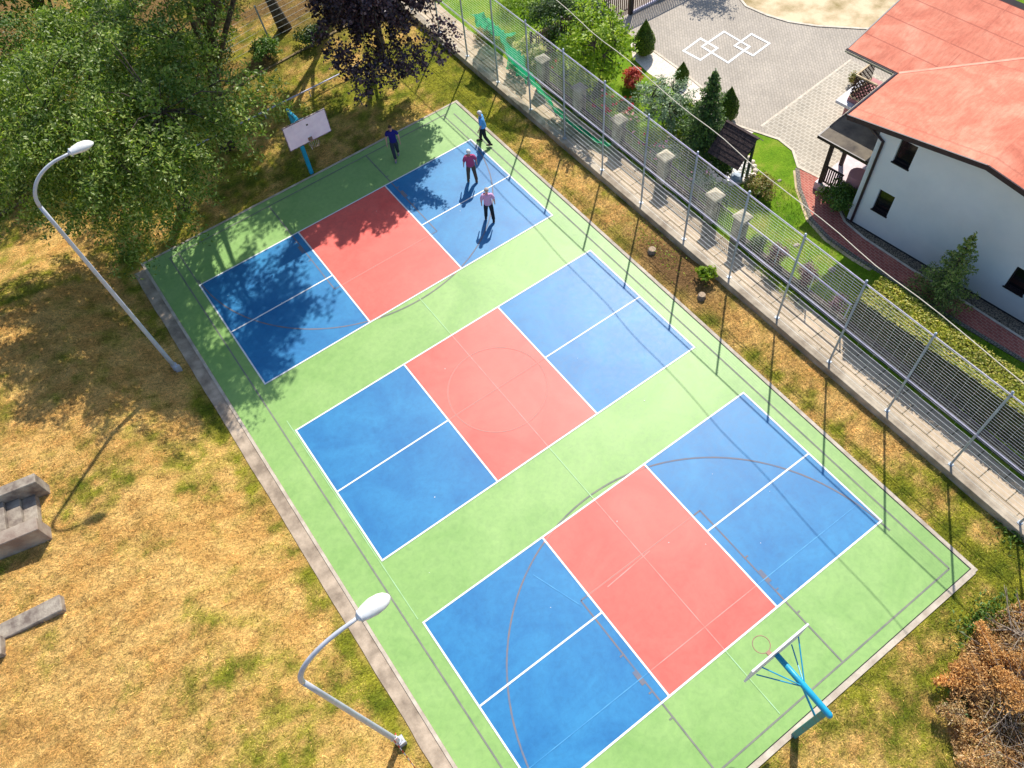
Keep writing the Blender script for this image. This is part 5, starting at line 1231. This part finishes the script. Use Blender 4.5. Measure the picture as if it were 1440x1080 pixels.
def person(px_feet, head, H, shirt, trouser, shoe, hair, label, hands, sleeve=.62, twist=0, bald=False, look=0.0, bulk=1.0, lean=.0, forward=None):
    f1 = Vector((*at(*px_feet[0], .02), 0)); f2 = Vector((*at(*px_feet[1], .02), 0)); base = (f1 + f2) / 2
    hd = Vector((head[0], head[1], 0)).normalized(); rz = math.atan2(-hd.x, hd.y)
    r = empty('person', (base.x, base.y, .013), rz, label, 'person')
    inv = Matrix.Rotation(-rz, 3, 'Z'); L = inv @ (f1 - base); Rf = inv @ (f2 - base)     # left, right foot in local space
    k = H / 1.75; V3 = lambda x, y, z: Vector((x, y, z)) * k
    pel = V3(0, 0, .95); ch = V3(0, lean, 1.34); nk = V3(0, lean * 1.2, 1.49)
    sh = {'l': V3(-.185, lean, 1.42), 'r': V3(.185, lean, 1.42)}; hp_ = {'l': V3(-.095, 0, .89), 'r': V3(.095, 0, .89)}
    ft = {'l': Vector((L.x, L.y, 0)), 'r': Vector((Rf.x, Rf.y, 0))}
    an = {s_: Vector((ft[s_].x, ft[s_].y - .04, .085 + (.05 if ft[s_].y < -.12 else 0))) for s_ in 'lr'}
    kn = {s_: hp_[s_].lerp(an[s_], .52) + Vector((0, .05 + .04 * (ft[s_].y < -.05), 0)) for s_ in 'lr'}
    hn = {'l': Vector(hands[0]) * k, 'r': Vector(hands[1]) * k}
    el_ = {s_: sh[s_].lerp(hn[s_], .5) + Vector(((.035 if s_ == 'r' else -.035), -.06, 0)) for s_ in 'lr'}
    hc = nk + Vector((0, .03, .135)) * k
    N = {'pel': (pel, .135 * bulk, .10 * bulk), 'sp': (V3(0, lean * .5, 1.14), .13 * bulk, .10 * bulk), 'ch': (ch, .125 * bulk, .09 * bulk), 'nk': (nk, .052, .052), 'hd0': (nk + Vector((0, .015, .06)) * k, .062, .07), 'hd1': (hc, .075, .092), 'hd2': (hc + Vector((0, -.01, .075)) * k, .055, .07)}
    Ed = [('pel', 'sp'), ('sp', 'ch'), ('ch', 'nk'), ('nk', 'hd0'), ('hd0', 'hd1'), ('hd1', 'hd2')]
    for s_ in 'lr':
        sg = 1 if s_ == 'r' else -1
        N['sh' + s_] = (sh[s_] - Vector((0, 0, .02)), .046, .046); N['el' + s_] = (el_[s_], .040, .040); wr_ = el_[s_].lerp(hn[s_], .80); N['wr' + s_] = (wr_, .026, .022); N['pa' + s_] = (hn[s_], .034, .018)
        Ed += [('ch', 'sh' + s_), ('sh' + s_, 'el' + s_), ('el' + s_, 'wr' + s_), ('wr' + s_, 'pa' + s_)]
        d = (hn[s_] - wr_).normalized(); side = Vector((0, 1, 0)) - d * d.y; side.normalize()
        for i, (o_, ln) in enumerate(((-.028, .065), (-.009, .078), (.009, .075), (.028, .06))):
            a = hn[s_] + side * o_ + d * .02; m1 = a + d * ln * .55; t1 = m1 + (d * .8 + Vector((-sg * .45, .1, 0))) * ln * .5
            N['f%d%s' % (i, s_)] = (m1, .009, .009); N['g%d%s' % (i, s_)] = (t1, .0075, .0075); Ed += [('pa' + s_, 'f%d%s' % (i, s_)), ('f%d%s' % (i, s_), 'g%d%s' % (i, s_))]
        th = wr_.lerp(hn[s_], .5) + side * .05; N['t' + s_] = (th, .011, .011); N['u' + s_] = (th + d * .035 + side * .012, .009, .009); Ed += [('wr' + s_, 't' + s_), ('t' + s_, 'u' + s_)]
        N['hp' + s_] = (hp_[s_], .085, .085); N['kn' + s_] = (kn[s_], .055, .055); N['an' + s_] = (an[s_], .036, .036); N['to' + s_] = (an[s_] + Vector((0, .15, -.05)), .034, .024)
        Ed += [('pel', 'hp' + s_), ('hp' + s_, 'kn' + s_), ('kn' + s_, 'an' + s_), ('an' + s_, 'to' + s_)]
    body = skin_mesh('body', N, Ed, SKIN, r)
    # trousers, shirt, shoes follow the body
    T = {'pel': (pel + Vector((0, 0, .02)), .155 * bulk, .125 * bulk), 'w': (V3(0, 0, 1.04), .150 * bulk, .122 * bulk)}; TE = [('pel', 'w')]
    for s_ in 'lr':
        T['hp' + s_] = (hp_[s_] - Vector((0, 0, .02)), .108, .115); T['mt' + s_] = (hp_[s_].lerp(kn[s_], .5), .100, .104); T['kn' + s_] = (kn[s_], .082, .086); T['mc' + s_] = (kn[s_].lerp(an[s_], .5), .076, .080); T['an' + s_] = (an[s_] + Vector((0, 0, .0)), .068, .074)
        TE += [('pel', 'hp' + s_), ('hp' + s_, 'mt' + s_), ('mt' + s_, 'kn' + s_), ('kn' + s_, 'mc' + s_), ('mc' + s_, 'an' + s_)]
    skin_mesh('trousers', T, TE, trouser, r)
    S = {'ch': (ch, .185 * bulk, .140 * bulk), 'sp': (V3(0, lean * .5, 1.15), .178 * bulk, .142 * bulk), 'hm': (V3(0, 0, .98), .185 * bulk, .155 * bulk), 'h2': (V3(0, 0, .87), .185 * bulk, .155 * bulk), 'up': (V3(0, lean, 1.455), .14, .10)}; SE = [('ch', 'sp'), ('sp', 'hm'), ('hm', 'h2'), ('ch', 'up')]
    for s_ in 'lr':
        S['sh' + s_] = (sh[s_] + Vector((0, 0, .0)), .088, .088); S['el' + s_] = (sh[s_].lerp(el_[s_], sleeve), .072, .074); S['e2' + s_] = (sh[s_].lerp(el_[s_], sleeve + .25), .068, .070); SE += [('ch', 'sh' + s_), ('sh' + s_, 'el' + s_), ('el' + s_, 'e2' + s_)]
    skin_mesh('shirt', S, SE, shirt, r)
    c_ = MB(); ring = [(.068 * math.cos(a * math.pi / 6), lean * 1.15 + .062 * math.sin(a * math.pi / 6), (1.475 + .012 * math.sin(a * math.pi / 6 + math.pi)) * 1) for a in range(13)]
    c_.tube([Vector(p) * k for p in ring], .018, 6, False); c_.build('collar', shirt, r, True)
    for s_ in 'lr':
        p = Vector((an[s_].x, an[s_].y, an[s_].z - .085))
        b = MB(); secs = [(-.085, .030, .07), (-.05, .042, .105), (.02, .046, .10), (.09, .050, .075), (.16, .046, .06), (.205, .02, .035)]; n_ = 10; VV = []
        for (yy, wx, hz) in secs:
            for q in range(n_):
                a = 2 * math.pi * q / n_; zz = math.sin(a); VV.append((p.x + wx * math.cos(a), p.y + yy, p.z + (hz * .5 + hz * .5 * zz)))
        b.add(VV, [(i * n_ + q, i * n_ + (q + 1) % n_, (i + 1) * n_ + (q + 1) % n_, (i + 1) * n_ + q) for i in range(len(secs) - 1) for q in range(n_)] + [tuple(range(n_)), tuple((len(secs) - 1) * n_ + q for q in range(n_))])
        b.build('shoe', shoe, r, True)
    # head details
    M = Matrix.Translation(hc) @ Matrix.Rotation(look, 4, 'Z')
    h = MB(); n_ = 14; VV = []; FF = []; rows = 7
    for i in range(rows + 1):
        t = (math.pi * (.62 if not bald else .5)) * i / rows
        for q in range(n_):
            a = 2 * math.pi * q / n_; fr = math.sin(a)
            tt = t * (.62 if fr > .35 else 1.0 if fr < 0 else .85)
            VV.append(M @ Vector((.092 * math.sin(tt) * math.cos(a), -.012 + .108 * math.sin(tt) * fr, .028 + .108 * math.cos(tt))))
    FF = [(i * n_ + q, (i + 1) * n_ + q, (i + 1) * n_ + (q + 1) % n_, i * n_ + (q + 1) % n_) for i in range(rows) for q in range(n_)]
    h.add(VV, FF).build('hair', hair, r, True)
    for sx in (-1, 1):
        e_ = MB(); e_.ball(M @ Vector((sx * .033, .088, .012)), (.011, .008, .008), 8, 6); e_.build('eye', EYE, r, True)
        e_ = MB(); e_.ball(M @ Vector((sx * .082, -.005, .0)), (.012, .024, .034), 8, 6); e_.build('ear', SKIN, r, True)
    e_ = MB(); e_.ball(M @ Vector((0, .10, -.012)), (.014, .022, .024), 8, 6); e_.build('nose', SKIN, r, True)
    e_ = MB(); e_.ball(M @ Vector((0, .086, -.050)), (.024, .008, .007), 8, 5); e_.build('mouth', mat('lips', s2l((170, 96, 88)), s2l((150, 84, 78)), 5, .6), r, True)
    return r
AW = (.494, .870)
DK = cloth('black trousers', (34, 34, 42)); BRN = cloth('brown trousers', (98, 78, 62)); JEAN = cloth('charcoal jeans', (52, 58, 72))
person([(658.9, 253.6), (670.5, 254.5)], (.40, .92), 1.70, cloth('maroon shirt', (184, 78, 122)), BRN, cloth('tan shoes', (132, 98, 76)), WHAIR,
       'white haired person in maroon shirt and brown trousers, back turned, on the blue court', [(-.29, .08, .86), (.29, .04, .88)], bulk=1.12)
person([(683.6, 306), (694.6, 310.5)], (.52, .85), 1.72, cloth('pale pink shirt', (222, 170, 210)), DK, cloth('dark shoes', (62, 46, 44)), GHAIR,
       'grey haired person in pale pink shirt and black trousers walking away', [(-.27, .05, .84), (.28, .06, .84)], bulk=1.0, bald=True)
person([(689, 205.6), (675, 197.2)], (-.78, .60), 1.76, cloth('light blue shirt', (96, 172, 236)), DK, cloth('black shoes', (28, 28, 32)), WHAIR,
       'white haired person in a light blue shirt striding along the court edge toward the hoop', [(-.24, .20, .84), (.27, .16, .86)], bulk=1.08, lean=.05)
person([(560.6, 217.5), (556.8, 226.5)], (-.50, -.86), 1.80, cloth('navy tee shirt', (30, 34, 122)), JEAN, cloth('grey trainers', (136, 138, 146)), BHAIR,
       'brown haired person in navy tee shirt and jeans standing in the shade', [(-.30, .22, .98), (.28, .12, .84)], bulk=.98, sleeve=.45)
